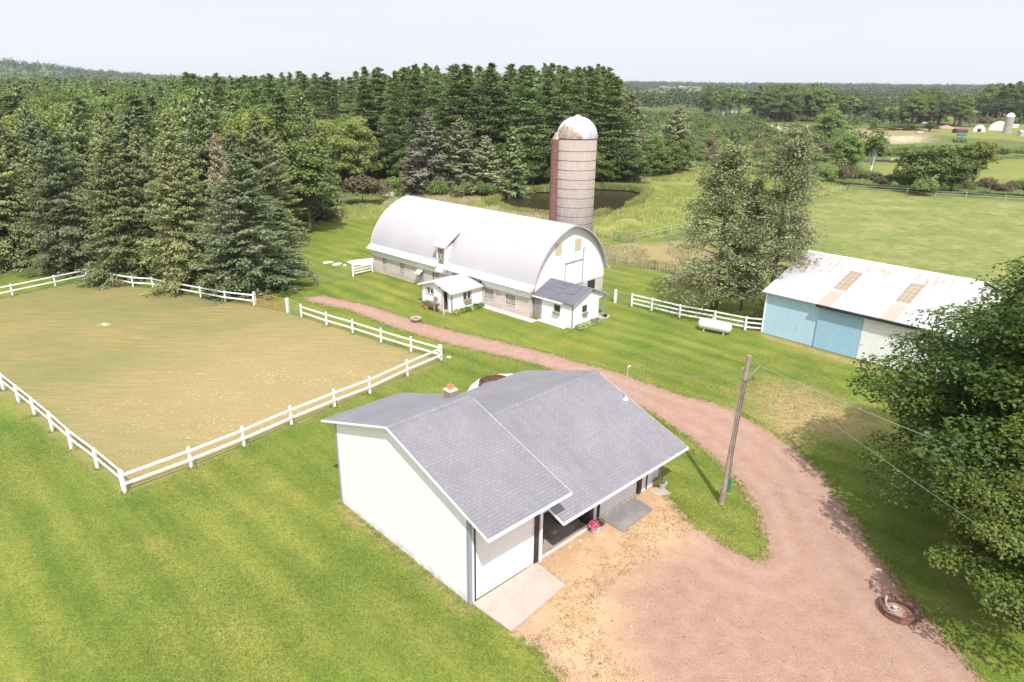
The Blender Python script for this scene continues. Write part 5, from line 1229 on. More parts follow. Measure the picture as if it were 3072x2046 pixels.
# red stick in the grass under the maple
q = gp(2793, 1613); m = MB(); m.beam((-0.15,0,0.05),(0.15,-0.03,0.05),0.03,0.03); o = m.build('marker_stick', plain('red_paint', (0.6,0.06,0.04), 0.5, 0.1, 2)); o.location = (q[0],q[1],0); tag(o, 'short red stick on the shaded grass under the maple', 'stick')
q = gp(2500+238*.5714, 1150+983*.5714); m = MB(); m.lathe([(0.09,0),(0.13,0.03),(0.08,0.09),(0.02,0.1)], 8, sx=1.3); o = m.build('stone', m_tan); o.location = q; tag(o, 'yellowish stone on the shaded gravel above the fire ring', 'stone')
# daisies in the paddock
q = at(240,748); V = []
g_ = np.random.default_rng(3)
V = foliage_ball(110, 0.7, 0.35, 0.25, 0.11, 71); me = quads_mesh('daisy_patch', V, m_whitefl); o = link('daisy_patch', me); o.location = q; tag(o, 'small patch of white daisies alone in the paddock', 'flowers')

# ================================================================== FAR FARM
def far_farm():
    D = lambda x, y: gp(2700+x*.158, 320+y*.158)
    p = D(2020, 510); h = 1
    s = depth(p)/F_PX*.158          # metres per enlarged-view unit at that distance
    e = empty('far_silo', p, 0, 'small distant tan silo with a white dome at the neighbouring farm', 'silo')
    m = MB(); r = 70*s; m.lathe([(r,0),(r,300*s)], 28); m.build('stave_wall', m_silo, e)
    m = MB(); m.lathe([(r*1.02,300*s)]+[(r*1.02*math.cos(a)+0.01, 300*s+r*1.05*math.sin(a)) for a in np.linspace(0, PI/2, 8)], 28); m.build('dome', m_white, e)
    p = D(1440, 470); s = depth(p)/F_PX*.158
    def arched(p, rz, w, l, h, label, door=False):
        e = empty('far_barn', p, rz, label, 'barn')
        c = [(w/2*math.cos(a), h*math.sin(a)**0.9 if a not in (0,) else 0) for a in np.linspace(0, PI, 14)]
        m = MB(); m.prism([(x, z) for x, z in c], 'y', 0.0, l); m.build('arched_roof', m_tank, e)
        if door: m = MB(); m.box(-w*0.16, w*0.14, -0.12, -0.02, 0.2, h*0.48); m.build('door', m_dark, e)
    arched(D(1500,480), R(-32), 6.0, 9, 3.6, 'white arched barn with a dark door at the distant farm', True)
    arched(D(1830,455), R(-38), 8.0, 13, 5.0, 'larger white arched barn beside the distant silo')
    def shed(p, rz, w, l, h, rh, mw, mr, name, label):
        e = empty(name, p, rz, label, 'shed')
        m = MB(); m.prism([(0,0),(w,0),(w,h),(w/2,h+rh),(0,h)], 'x', 0, l); m.build('wall', mw, e)
        m = MB(); m.prism([(-0.3,h-0.1),(w/2,h+rh+0.1),(w+0.3,h-0.1),(w+0.3,h+0.05),(w/2,h+rh+0.28),(-0.3,h+0.05)], 'x', -0.3, l+0.3); m.build('roof', mr, e)
    shed(D(1085,510), R(8), 4, 6.2, 1.7, 0.6, m_rust, m_rust, 'far_red_shed', 'dark red open shed at the distant farm')
    shed(D(430,370), R(10), 2.6, 3, 1.5, 0.8, m_whitewood, m_galv, 'far_grey_shed', 'pale grey-roofed hut beside a round tree, far right')
    shed(D(340,505), R(15), 2, 3.4, 0.4, 0.2, m_whitewood, m_galv, 'far_trailer', 'low flat white trailer deck in the far dry field')
    shed(D(2290,560), R(5), 2.5, 4, 1.8, 0.7, m_galv, m_galv, 'far_hut', 'grey hut at the right edge beyond the distant silo')
    shed(D(2120,400), R(0), 2.5, 4, 1.3, 0.5, m_white, m_white, 'far_white_shed', 'small white shed right of the distant silo')
    p = D(1165,565); m = MB(); m.box(-2.0,2.0,-0.8,0.8,0,0.9); m.box(-1.8,1.8,-0.6,0.6,0.9,1.2); o = m.build('tarp_stack', plain('blue_tarp', (0.03,0.16,0.36), 0.5, 0.2, 1)); o.location = p; tag(o, 'bright blue tarpaulin heap below the red shed', 'tarp')
    p = D(860,430); m = MB(); g = np.random.default_rng(4)
    n = 24; m.lathe([(1,0),(0.75,0.28),(0.4,0.62),(0.06,0.8)], n, sx=6.0, sy=4); m.v = [(x*(1+0.12*math.sin(3*x)), y, z*3.0) for x, y, z in m.v]
    o = m.build('gravel_mound', plain('pink_gravel_mound', (0.38,0.22,0.16), 0.95, 0.15, 0.3), smooth=True); o.location = p; o['kind'] = 'structure'
far_farm()

# ================================================================== TREES
def leafquads(c, nrm, s, rng_, ar=0.6, along=None):
    """rhombic leaf sprays at c (n,3) facing nrm; s sizes"""
    n = len(c)
    if along is None: along = rng_.normal(size=(n,3))
    b = np.cross(nrm, along); b /= (np.linalg.norm(b,axis=1)[:,None]+1e-9); a = np.cross(b, nrm); a /= (np.linalg.norm(a,axis=1)[:,None]+1e-9)
    s = s[:,None]
    return np.stack([c-a*s*0.5, c+b*s*0.5*ar, c+a*s*0.5, c-b*s*0.5*ar], 1)
def unit(v): return v/(np.linalg.norm(v,axis=-1,keepdims=True)+1e-9)

def spruce(seed, H=16.0, Rr=4.2, nb=330, per=52, leaf=0.34, droop=0.35, bare=0.02, thin=1.0, top=0.03, gap=0.0):
    g = np.random.default_rng(seed); C = []; N = []; A = []; S = []; T = MB()
    T.tube([(0,0,0),(0.05,0.03,H*0.5),(0,0,H*0.97)], [H*0.017,H*0.010,0.03], 8)
    lob = g.uniform(0, 2*PI, 3)
    for i in range(nb):
        u = (i+g.uniform(0,1))/nb; z = H*(bare+(1-bare)*(1-(1-u)**1.0)); t = z/H
        if gap and g.uniform() < gap*(1-t): continue
        az = g.uniform(0, 2*PI)
        L = Rr*((1-t)**0.66)*g.uniform(0.62,1.18)*(1+0.16*math.sin(3*az+lob[0]+5*t)+0.12*math.sin(9*t*PI+lob[1]+az))+0.15
        d = np.array([math.cos(az), math.sin(az), 0]); up = 0.55*t-0.10
        n = max(6, int(per*L/Rr*thin))
        q = g.uniform(0.18, 1, n)**0.75
        # the branch sags in the middle and lifts its tip
        zc = z+L*(up*q-droop*q*q*(1-t)+0.16*q**3)
        side = np.array([-d[1], d[0], 0]); wdt = (0.20+0.30*(1-np.abs(q-0.55)))*min(1.2, L*0.42)
        off = g.uniform(-1,1,n)*wdt
        c = d[None]*(L*q)[:,None]+side[None]*off[:,None]; c[:,2] = zc-np.abs(off)*0.20-g.uniform(0,0.28,n)*min(1,L*.4)
        al = d[None]*1.0+side[None]*(off/(wdt+1e-6))[:,None]*0.9; al[:,2] = -0.25
        nn = np.tile([0,0,1.0],(n,1))+g.normal(size=(n,3))*0.55+d*0.35
        C.append(c); N.append(unit(nn)); A.append(unit(al+g.normal(size=(n,3))*0.3)); S.append(leaf*g.uniform(0.6,1.35,n))
        if i % 3 == 0:
            T.tube([(0,0,z), tuple(d*L*0.5+np.array([0,0,z+L*(up*0.5-droop*0.25*(1-t))])), tuple(d*L*0.92+np.array([0,0,z+L*(up-droop*(1-t)*0.85+0.12)]))], [0.05*(1.2-t),0.03,0.012], 4, cap=False)
    # leader
    n = 40; zz = g.uniform(0.90,1.0,n)*H; rr = (H-zz)*0.28+0.08; az = g.uniform(0,2*PI,n)
    C.append(np.stack([rr*np.cos(az), rr*np.sin(az), zz],1)); N.append(unit(g.normal(size=(n,3)))); A.append(unit(np.stack([np.cos(az),np.sin(az),np.ones(n)*1.2],1))); S.append(np.full(n,leaf*0.9))
    C, N, A, S = map(np.concatenate, (C,N,A,S))
    return T, leafquads(C, N, S, g, 0.48, A)
def pine(seed, H=25.0, Rr=3.6, bare=0.26, nb=120, per=84, leaf=0.46):
    g = np.random.default_rng(seed); C = []; N = []; A = []; S = []; T = MB()
    T.tube([(0,0,0),(0.15,0.0,H*0.5),(0,0.05,H*0.98)], [0.28,0.19,0.04], 8)
    for i in range(nb):
        t = bare+(1-bare)*(i+g.uniform())/nb; z = H*t; az = g.uniform(0,2*PI)
        L = Rr*(min(1,(1-t)/0.60))**0.95*g.uniform(0.50,1.20)+0.15
        if t < bare+0.15: L *= g.uniform(0.5,1.0)
        d = np.array([math.cos(az), math.sin(az), 0]); up = 0.20+0.7*max(0,t-0.75)/0.25
        T.tube([(0,0,z), tuple(d*L*0.95+np.array([0,0,z+L*up*0.8]))], [0.06,0.015], 4, cap=False)
        for k in range(4):     # plumes of needles near the end of the branch
            q = [0.5,0.72,0.88,1.0][k]; n = per//4
            cc = d*L*q+np.array([0,0,z+L*up*q])+g.normal(size=3)*np.array([0.35,0.35,0.12])*min(1.0, 0.2+(1-t)*4.5)
            off = g.normal(size=(n,3))*np.array([0.50,0.50,0.12])*min(1.0, 0.30+(1-t)*4.5)
            C.append(cc+off); N.append(unit(np.tile([0,0,1.0],(n,1))+g.normal(size=(n,3))*0.6)); A.append(unit(off*np.array([1,1,0.3])+d*0.5+np.array([0,0,0.35]))); S.append(leaf*g.uniform(0.6,1.3,n))
    n = 50; zz = H-np.abs(g.normal(size=n))*1.3; rr = (H-zz)*0.26*g.uniform(0.2,1,n); az = g.uniform(0,2*PI,n)
    C.append(np.stack([rr*np.cos(az), rr*np.sin(az), zz+0.3],1)); N.append(unit(g.normal(size=(n,3))+np.array([0,0,.3]))); A.append(unit(np.stack([np.cos(az),np.sin(az),np.ones(n)*1.3],1))); S.append(np.full(n,leaf*0.8))
    C, N, A, S = map(np.concatenate, (C,N,A,S))
    return T, leafquads(C, N, S, g, 0.36, A)
def broadleaf(seed, H=14.0, Rr=5.0, lobes=34, per=420, leaf=0.42, base=0.18, lob=0.36, trunk=True, flat=0.8, low=True, inner=0.25, taper=0.0, limb=2):
    """crown of overlapping leafy lobes carried by limbs"""
    g = np.random.default_rng(seed); C = []; N = []; S = []; T = MB()
    cz = H*(base+(1-base)*0.48); rz = H*(1-base)*0.5
    th = H*max(base,0.12)+0.6
    if trunk: T.tube([(0,0,0),(0.05,0.0,th*0.6),(0.0,0.05,th),(0.1,0,cz)], [H*0.026,H*0.020,H*0.017,H*0.008], 9)
    else: T.tube([(0,0,0),(0.05,0,cz)], [0.06,0.02], 5)
    for i in range(lobes):
        d = g.normal(size=3); d /= np.linalg.norm(d)
        if d[2] < -0.55: d[2] *= -0.5; d /= np.linalg.norm(d)
        rad = g.uniform(0.48, 0.86) if i > 5 else g.uniform(0.0,0.45)
        p = np.array([0,0,cz])+d*rad*np.array([Rr,Rr,rz])*(1+0.12*g.normal()); p[2] = max(p[2], 0.9 if low else 0); k_ = 1-taper*max(0.0,(p[2]-cz)/rz); p[0] *= k_; p[1] *= k_
        lr = Rr*lob*g.uniform(0.65,1.25); n = int(per*(lr/(Rr*lob))**2)
        v = unit(g.normal(size=(n,3))); v[:,2] = np.where(v[:,2] < -0.35, -v[:,2]*0.6, v[:,2]); v = unit(v)
        r = np.where(g.uniform(size=n) < inner, g.uniform(0.3,0.9,n), g.uniform(0.82,1.08,n))
        bmp = 1+0.22*np.sin(v[:,0]*5+i)*np.cos(v[:,1]*4+2*i)
        c = p+v*(r*bmp*lr)[:,None]*np.array([1,1,flat])
        C.append(c); N.append(unit(v*0.6+np.array([0,0,0.7])+g.normal(size=(n,3))*0.55)); S.append(leaf*g.uniform(0.55,1.35,n))
        if trunk and i % limb == 0: 
            s0 = np.array([0.03,0.02,th*g.uniform(0.75,1.3)]); mid = (s0+p)/2+np.array([0,0,-0.06*Rr])+g.normal(size=3)*0.15
            T.tube([s0, mid, p], [H*0.009,H*0.006,0.02], 5, cap=False)
    C, N, S = map(np.concatenate, (C,N,S)); k = C[:,2] > 0.05; C, N, S = C[k], N[k], S[k]
    return T, leafquads(C, N, S, g, 0.62)
def rough_pine(seed, H=17.0, Rr=4.6, nb=200, per=120, leaf=0.27, sparse=0.25, bare=0.12):
    """old open-grown conifer: long upswept limbs, tufts only on the outer half, dead twigs inside"""
    g = np.random.default_rng(seed); C = []; N = []; A = []; S = []; T = MB()
    T.tube([(0,0,0),(0.2,0.05,H*0.35),(0.12,-0.05,H*0.7),(0.0,0,H*0.98)], [0.30,0.22,0.13,0.03], 9)
    for i in range(nb):
        t = bare+(1-bare)*(i+g.uniform())/nb; z = H*t; az = g.uniform(0,2*PI)
        L = Rr*(0.10+0.95*(1-t)**0.72)*g.uniform(0.6,1.15)
        d = np.array([math.cos(az), math.sin(az), 0]); up = 0.05+0.45*t+g.normal()*0.06
        mid = d*L*0.5+np.array([0,0,z+L*up*0.4]); tip = d*L*0.97+np.array([0,0,z+L*up*0.8-0.25*L*(1-t)])
        T.tube([(0,0,z), tuple(mid), tuple(tip)], [0.07*(1.2-t),0.04,0.012], 5, cap=False)
        for k in range(3):
            q = g.uniform(0.25,0.9); b = mid*1.0 if q < .5 else (mid+tip)/2; e_ = b+g.normal(size=3)*np.array([.6,.6,.3])+d*0.5
            T.tube([tuple(b), tuple(e_)], [0.02,0.006], 3, cap=False)
        if g.uniform() < sparse*0.5: continue
        for k in range(6):
            q = g.uniform(0.42,1.05); n = per//6
            cc = d*L*q+np.array([0,0,z+L*up*q*0.8-0.25*L*q*q*(1-t)])+g.normal(size=3)*np.array([0.42,0.42,0.20])
            off = g.normal(size=(n,3))*np.array([0.30,0.30,0.22])
            C.append(cc+off); N.append(unit(g.normal(size=(n,3))+np.array([0,0,0.6]))); A.append(unit(off+d*0.3)); S.append(leaf*g.uniform(0.6,1.35,n))
    n = 260; zz = g.uniform(0.86,1.0,n)*H; rr = (H-zz)*0.45*g.uniform(0,1,n)+0.06; az = g.uniform(0,2*PI,n)
    C.append(np.stack([rr*np.cos(az), rr*np.sin(az), zz],1)); N.append(unit(g.normal(size=(n,3)))); A.append(unit(np.stack([np.cos(az),np.sin(az),np.ones(n)],1))); S.append(np.full(n,leaf))
    C, N, A, S = map(np.concatenate, (C,N,A,S))
    return T, leafquads(C, N, S, g, 0.40, A)

L_ = lambda n, a, b, **k: leaf_mat(n, a, b, **k)
ml_spruce  = L_('spruce_needles', (0.165,0.205,0.080), (0.245,0.275,0.115), trans=0.12, scale=0.35)
ml_spruceb = L_('blue_spruce_needles', (0.155,0.200,0.095), (0.225,0.260,0.130), trans=0.12, scale=0.35)
ml_spruceo = L_('olive_spruce_needles', (0.205,0.230,0.082), (0.285,0.290,0.120), trans=0.12, scale=0.35)
ml_brown   = L_('browning_spruce_needles', (0.215,0.228,0.115), (0.310,0.300,0.170), trans=0.10, scale=0.5)
ml_gray    = L_('dead_grey_needles', (0.225,0.225,0.160), (0.310,0.305,0.225), trans=0.05, scale=0.5)
ml_dead    = L_('dead_tan_needles', (0.270,0.215,0.140), (0.340,0.275,0.190), trans=0.05, scale=0.5)
ml_pine    = L_('pine_needles', (0.135,0.190,0.062), (0.200,0.255,0.090), trans=0.12, scale=0.25)
ml_leaf    = L_('dark_leaves', (0.118,0.170,0.046), (0.180,0.230,0.064), trans=0.25, scale=0.3)
ml_leafm   = L_('mid_green_leaves', (0.150,0.210,0.052), (0.215,0.270,0.072), trans=0.25, scale=0.3)
ml_leafy   = L_('yellow_green_leaves', (0.220,0.265,0.052), (0.295,0.325,0.074), trans=0.28, scale=0.3)
ml_willow  = L_('willow_leaves', (0.285,0.330,0.095), (0.370,0.400,0.125), trans=0.28, scale=0.4)
ml_scrub   = L_('scrub_leaves', (0.165,0.205,0.066), (0.235,0.270,0.090), trans=0.22, scale=0.35)
ml_maple   = L_('maple_leaves', (0.048,0.092,0.012), (0.110,0.151,0.023), trans=0.30, scale=0.45)
ml_scots   = L_('olive_pine_needles', (0.195,0.228,0.098), (0.270,0.292,0.135), trans=0.12, scale=0.6)
m_bark = plain('bark', (0.13,0.105,0.085), 0.95, 0.3, 4)
m_barkr = plain('reddish_bark', (0.20,0.14,0.11), 0.95, 0.3, 4)
m_barkg = plain('grey_bark', (0.28,0.25,0.22), 0.95, 0.25, 4)
m_birch = plain('birch_bark', (0.62,0.58,0.52), 0.8, 0.2, 4)

BANK = {}
def bank(key, fn, lm, bm, H, Rr):
    T, V = fn
    tm = T.mesh(key+'_trunk', True); tm.materials.append(bm)
    cm = quads_mesh(key+'_crown', V, lm); BANK[key] = (tm, cm, H, Rr)
def variant(key, src, lm, bm=None):
    tm, cm, H, Rr = BANK[src]; c2 = cm.copy(); c2.materials.clear(); c2.materials.append(lm)
    if bm is not None: tm = tm.copy(); tm.materials.clear(); tm.materials.append(bm)
    BANK[key] = (tm, c2, H, Rr)
bank('spruceA', spruce(1, 16, 4.4, 470, 105, 0.30), ml_spruce, m_bark, 16, 4.4)
bank('spruceB', spruce(2, 16, 4.6, 470, 105, 0.30, droop=0.42), ml_spruceb, m_bark, 16, 4.6)
bank('spruceC', spruce(3, 16, 4.0, 460, 100, 0.30, droop=0.30, gap=0.10), ml_spruceo, m_bark, 16, 4.0)
variant('spruceD', 'spruceB', ml_spruceo); variant('spruceE', 'spruceA', ml_spruceb); variant('spruceF', 'spruceC', ml_spruce)
bank('farspruce', spruce(4, 14, 3.2, 190, 52, 0.55), ml_spruce, m_bark, 14, 3.2)
bank('brownspruce', spruce(5, 15, 4.6, 260, 78, 0.46, droop=0.4, gap=0.08), ml_brown, m_bark, 15, 4.6)
bank('greyspruce', spruce(6, 15, 4.2, 250, 75, 0.44, droop=0.5, gap=0.15), ml_gray, m_barkg, 15, 4.2)
variant('deadspruce', 'spruceC', ml_dead, m_barkg)
bank('pineA', pine(11), ml_pine, m_barkr, 25, 3.6); bank('pineB', pine(12, Rr=4.2, nb=130), ml_pine, m_barkr, 25, 4.2); bank('pineC', pine(13, bare=0.22, Rr=3.8), ml_pine, m_bark, 25, 3.8)
bank('leafA', broadleaf(21, 14, 5.0, 46, 270, 0.46, base=0.02, lob=0.32), ml_leaf, m_bark, 14, 5.0)
bank('leafB', broadleaf(22, 14, 4.6, 50, 250, 0.44, base=0.0, lob=0.29, taper=0.4), ml_leafm, m_bark, 14, 4.6)
bank('leafC', broadleaf(23, 14, 4.2, 44, 260, 0.44, base=0.02, lob=0.32, taper=0.55), ml_leafy, m_bark, 14, 4.2)
variant('leafD', 'leafB', ml_leaf); variant('leafE', 'leafA', ml_leafm)
bank('willow', broadleaf(24, 15, 6.3, 90, 330, 0.36, base=0.0, lob=0.23, taper=0.35), ml_willow, m_bark, 15, 6.3)
bank('shrubA', broadleaf(31, 4, 2.6, 16, 260, 0.30, base=0.0, lob=0.45, trunk=False), ml_scrub, m_bark, 4, 2.6)
bank('shrubB', broadleaf(32, 4, 2.4, 14, 260, 0.30, base=0.0, lob=0.50, trunk=False), ml_leafm, m_bark, 4, 2.4)
bank('shrubC', broadleaf(33, 4, 2.5, 14, 240, 0.32, base=0.0, lob=0.45, trunk=False), ml_leaf, m_bark, 4, 2.5)
variant('shrubD', 'shrubB', L_('reddish_scrub', (0.14,0.115,0.055), (0.20,0.16,0.09), trans=0.15, scale=0.5))
variant('bushblossom', 'shrubA', m_whitefl)
bank('scotsA', rough_pine(41), ml_scots, m_barkr, 17, 4.6)
bank('scotsB', rough_pine(42, nb=210, sparse=0.1, per=120), L_('dark_olive_needles', (0.165,0.192,0.085), (0.232,0.248,0.120), trans=0.12, scale=0.6), m_barkr, 17, 4.6)
bank('tallwood', broadleaf(51, 20, 4.0, 34, 170, 0.70, base=0.10, lob=0.34, taper=0.3), ml_leafm, m_birch, 20, 4.0)
random.seed(77)
def tree(name, key, p, H, Rr, label, cat='tree', group=None, rz=None):
    tm, cm, h0, r0 = BANK[key]
    e = empty(name, (p[0], p[1], float(ground_z(p[0], p[1]))), random.uniform(0, 6.28) if rz is None else rz, label, cat, group)
    k = Rr/r0; e.scale = (k, k, H/h0)
    link('trunk', tm, None, e); link('crown', cm, None, e); return e
def tree_d(name, key, bx, by, ty, hw, label, cat='tree', group=None, rz=None, hs=1.0):
    p = at(bx, by); H = hgt(p, ty)*hs; Rr = hw*K/F_PX*depth(p)
    return tree(name, key, p, H, Rr, label, cat, group, rz)

# ---- spruces beyond the paddock fence (front row), left to right
tree_d('spruce', 'spruceD', 40, 606, 262, 92, 'tall olive spruce at the far left edge beyond the paddock')
tree_d('spruce', 'spruceB', 178, 626, 288, 98, 'dark blue-green spruce above the hidden far paddock corner')
tree_d('spruce', 'spruceC', 118, 606, 330, 60, 'narrow spruce squeezed between the two leftmost big ones')
tree_d('spruce', 'spruceA', 300, 640, 318, 92, 'dull green spruce overhanging the middle of the far fence')
tree_d('spruce', 'spruceD', 442, 655, 305, 100, 'olive green spruce right behind the far board fence, left of the last one')
tree_d('spruce', 'spruceE', 585, 668, 352, 118, 'big blue-green spruce beside the rusty gate, at the end of the row')
tree_d('spruce', 'deadspruce', 540, 640, 308, 56, 'dead tan-needled spruce top poking up behind the last big spruce')
tree_d('spruce', 'spruceF', 655, 632, 460, 62, 'shorter spruce skirting the right side of the row by the lawn')
tree_d('spruce', 'spruceA', 372, 628, 292, 70, 'brownish-trunked spruce between the olive spruces of the front row')
# second and third rows
for i, (x, y, t, hw, k) in enumerate(((0,575,232,85,'spruceA'),(60,570,270,70,'spruceE'),(130,560,246,85,'spruceB'),(230,560,236,78,'spruceA'),(285,570,262,70,'spruceD'),(345,560,250,85,'spruceE'),(430,565,262,75,'spruceC'),
        (495,560,238,80,'spruceA'),(560,565,300,70,'spruceE'),(618,575,262,72,'spruceA'),(655,560,300,60,'spruceC'),(-80,560,240,90,'spruceB'),(-70,620,270,95,'spruceA'))):
    tree_d('spruce', k, x, y, t, hw, 'second-row spruce '+('cut by the left edge of the picture, lower one','between the two leftmost front spruces','just right of the leftmost front spruce','rising behind the dark blue-green front spruce','between the blue-green and the dull green front spruces','shorter, behind the dull green front spruce','left of the olive front spruce','directly behind the olive front spruce','tall, between the olive spruce and the dead tan top','just right of the dead tan top','tall, behind the big last front spruce','at the right end above the lawn','cut by the left edge of the picture, upper one')[[0,60,130,230,285,345,430,495,560,618,655,-80,-70].index(x)], 'tree', 'spruces of the second row')
tree_d('spruce', 'brownspruce', 722, 505, 285, 72, 'brown-grey thinning spruce at the edge of the lawn, right of the spruce rows')
tree_d('willow_tree', 'willow', 820, 432, 262, 72, 'round yellow-green willow standing clear before the pines')
tree_d('spruce', 'greyspruce', 985, 452, 262, 62, 'silver-grey dead-looking spruce, left of the group behind the barn')
tree_d('spruce', 'brownspruce', 1060, 452, 272, 62, 'olive-brown spruce beside the grey one behind the barn')
tree_d('spruce', 'brownspruce', 1118, 455, 312, 52, 'wide brownish spruce at the right of the group behind the barn')
tree_d('spruce', 'farspruce', 1178, 448, 292, 42, 'green-topped spruce nearest the pond, left of the silo')
tree_d('spruce', 'deadspruce', 952, 452, 330, 40, 'bare tan spruce leaning on the grey one behind the barn')
# right of the silo
tree_d('spruce', 'brownspruce', 1440, 415, 212, 62, 'tall dark spruce right of the silo dome')
tree_d('spruce', 'brownspruce', 1548, 392, 240, 52, 'brown-tinged spruce at the right end of the pond woods')
tree_d('maple_tree', 'leafE', 1490, 400, 296, 36, 'bright green maple between the two dark spruces by the pond')
tree_d('maple_tree', 'leafA', 1402, 422, 300, 46, 'dark leafy tree touching the silo on its right')
tree_d('spruce', 'farspruce', 1355, 420, 240, 45, 'dark conifer just behind the silo')
tree_d('maple_tree', 'leafD', 1450, 425, 345, 45, 'low dark leafy tree on the pond bank right of the silo')
tree_d('maple_tree', 'leafB', 1350, 428, 330, 40, 'leafy tree at the pond edge behind the silo')
# pair by the shed
tree_d('rough_pine', 'scotsA', 1640, 716, 345, 128, 'sparse olive-brown pine with bare inner limbs behind the three-rail fence')
tree_d('rough_pine', 'scotsB', 1768, 727, 306, 108, 'taller dense olive-brown pine next to the blue shed')
tree_d('rough_pine', 'scotsA', 1702, 716, 420, 48, 'slim pine with bare forked trunk between the two olive pines')
# right: trees along the pasture hedge
tree_d('maple_tree', 'leafE', 2118, 440, 318, 70, 'broad bright green tree rising from the pasture hedge')
tree_d('maple_tree', 'leafC', 2232, 432, 312, 50, 'yellow-green tree in the pasture hedge')
tree_d('maple_tree', 'leafD', 2185, 440, 318, 45, 'dull dark tree between the bright green and the yellow-green hedge trees')
tree_d('maple_tree', 'leafB', 1938, 412, 288, 38, 'green tree at the left start of the pasture hedge')
tree_d('birch_tree', 'tallwood', 2000, 398, 292, 30, 'thin birch with a pale leaning trunk in the scrub')
tree_d('maple_tree', 'leafB', 1900, 330, 240, 38, 'tall rounded tree in the scrub left of the dry field')
tree_d('birch_tree', 'tallwood', 2005, 318, 268, 14, 'half-bare birch with white stem at the edge of the dry field')
tree_d('shrub', 'shrubB', 2125, 450, 406, 26, 'round bush standing inside the pasture in front of the hedge')
tree_d('shrub', 'bushblossom', 1908, 420, 407, 13, 'white-blossomed bush in the upper corner of the meadow')
tree_d('shrub', 'bushblossom', 2062, 374, 362, 13, 'small white-blossomed bush in the far green field')
tree_d('shrub', 'bushblossom', 893, 462, 440, 11, 'white elder blossom bush at the barn end, left of the ridge')
tree_d('shrub', 'bushblossom', 925, 452, 440, 9, 'small white elder bush just above the barn ridge end')
tree_d('shrub', 'bushblossom', 1040, 452, 440, 9, 'small white elder bush above the middle of the barn ridge')
tree_d('shrub', 'bushblossom', 1190, 440, 430, 8, 'small white flowering bush by the pond left of the silo')
tree_d('shrub', 'shrubC', 742, 500, 442, 56, 'wide round bush at the far edge of the lawn')
tree_d('shrub', 'shrubD', 835, 470, 400, 52, 'broad brownish-green bush below the willow')
tree_d('shrub', 'shrubA', 905, 455, 400, 30, 'grey-green bush left of the silver spruce')
tree_d('shrub', 'shrubC', 690, 520, 455, 30, 'dark bush tucked under the last spruces beside the lawn')
for x, y, t, hw in ((1010,458,410,24),(1060,462,415,24),(1110,462,418,24),(1160,452,408,20),(1215,430,360,24),(1245,428,372,20),(1195,440,400,16)):
    tree_d('shrub', random.choice(['shrubA','shrubB','shrubC']), x, y, t, hw, 'low green bush among the spruces behind the barn', 'shrub', 'bushes behind the barn')
# hedge of the pasture
random.seed(8)
for i in range(34):
    x = 1870+i*15+random.uniform(-5,5); by = (418+(x-1870)*0.08) if x < 1990 else (430+(x-1990)*0.062)
    if 2100 < x < 2260 and i % 2: continue
    h = random.uniform(26,48); tree_d('shrub', random.choice(['shrubA','shrubC','shrubC','shrubB','shrubD']), x, by+random.uniform(-4,3), by-h, random.uniform(13,24), 'bush in the hedge along the far side of the pasture', 'shrub', 'pasture hedge bushes')
for i in range(12):
    x = 2090+i*24+random.uniform(-8,8)
    tree_d('shrub', random.choice(['shrubA','shrubC']), x, 368-(x > 2240)*4+random.uniform(-4,4), 335+random.uniform(-3,6), random.uniform(13,20), 'bush in the second hedge beyond the small green fields', 'shrub', 'second hedge bushes')
for i in range(12):
    x = 1990+i*14+random.uniform(-5,5)
    tree_d('shrub', random.choice(['shrubA','shrubC','shrubB']), x, 372+random.uniform(-4,2), 340+random.uniform(-3,6), random.uniform(12,18), 'bush in the hedge above the narrow green field', 'shrub', 'narrow field hedge bushes')
# scrub between the pond woods and the dry field
random.seed(9)
n = 0
for i in range(115):
    x = random.uniform(1560,1960); y = random.uniform(300,402)
    if x > 1720 and y < 318: continue
    if y > 392 and 1590 < x < 1720 and False: continue
    if x < 1590 and y > 385: continue
    s = (y-200)/200.0; h = random.uniform(26,52)*s+6
    tree_d('shrub', random.choice(['shrubA','shrubA','shrubB','shrubC','shrubD','leafB']), x, y, y-h, random.uniform(15,26)*s+3, 'young leafy tree in the scrub beyond the meadow', 'shrub', 'scrub trees beyond the meadow')
# ---- big maples on the right, close to the camera
bank('mapleA', broadleaf(61, 15, 6.0, 400, 520, 0.15, base=-0.18, lob=0.17, inner=0.20, flat=0.75, taper=0.45, limb=6), ml_maple, m_bark, 15, 6.0)
bank('mapleB', broadleaf(62, 9, 3.6, 130, 560, 0.13, base=-0.05, lob=0.23, limb=4, inner=0.22, flat=0.7), L_('bright_maple_leaves', (0.089,0.137,0.017), (0.158,0.194,0.027), trans=0.30, scale=0.6), m_bark, 9, 3.6)  # smaller maple's leaves are a brighter green than the big one's
tree_d('maple_tree', 'mapleA', 2400, 1240, 470, 440, 'huge dark green maple overhanging the drive on the right', rz=0.4)
tree_d('maple_tree', 'mapleB', 2350, 1440, 1010, 235, 'smaller bright-leaved maple in the lower right corner', rz=1.1)
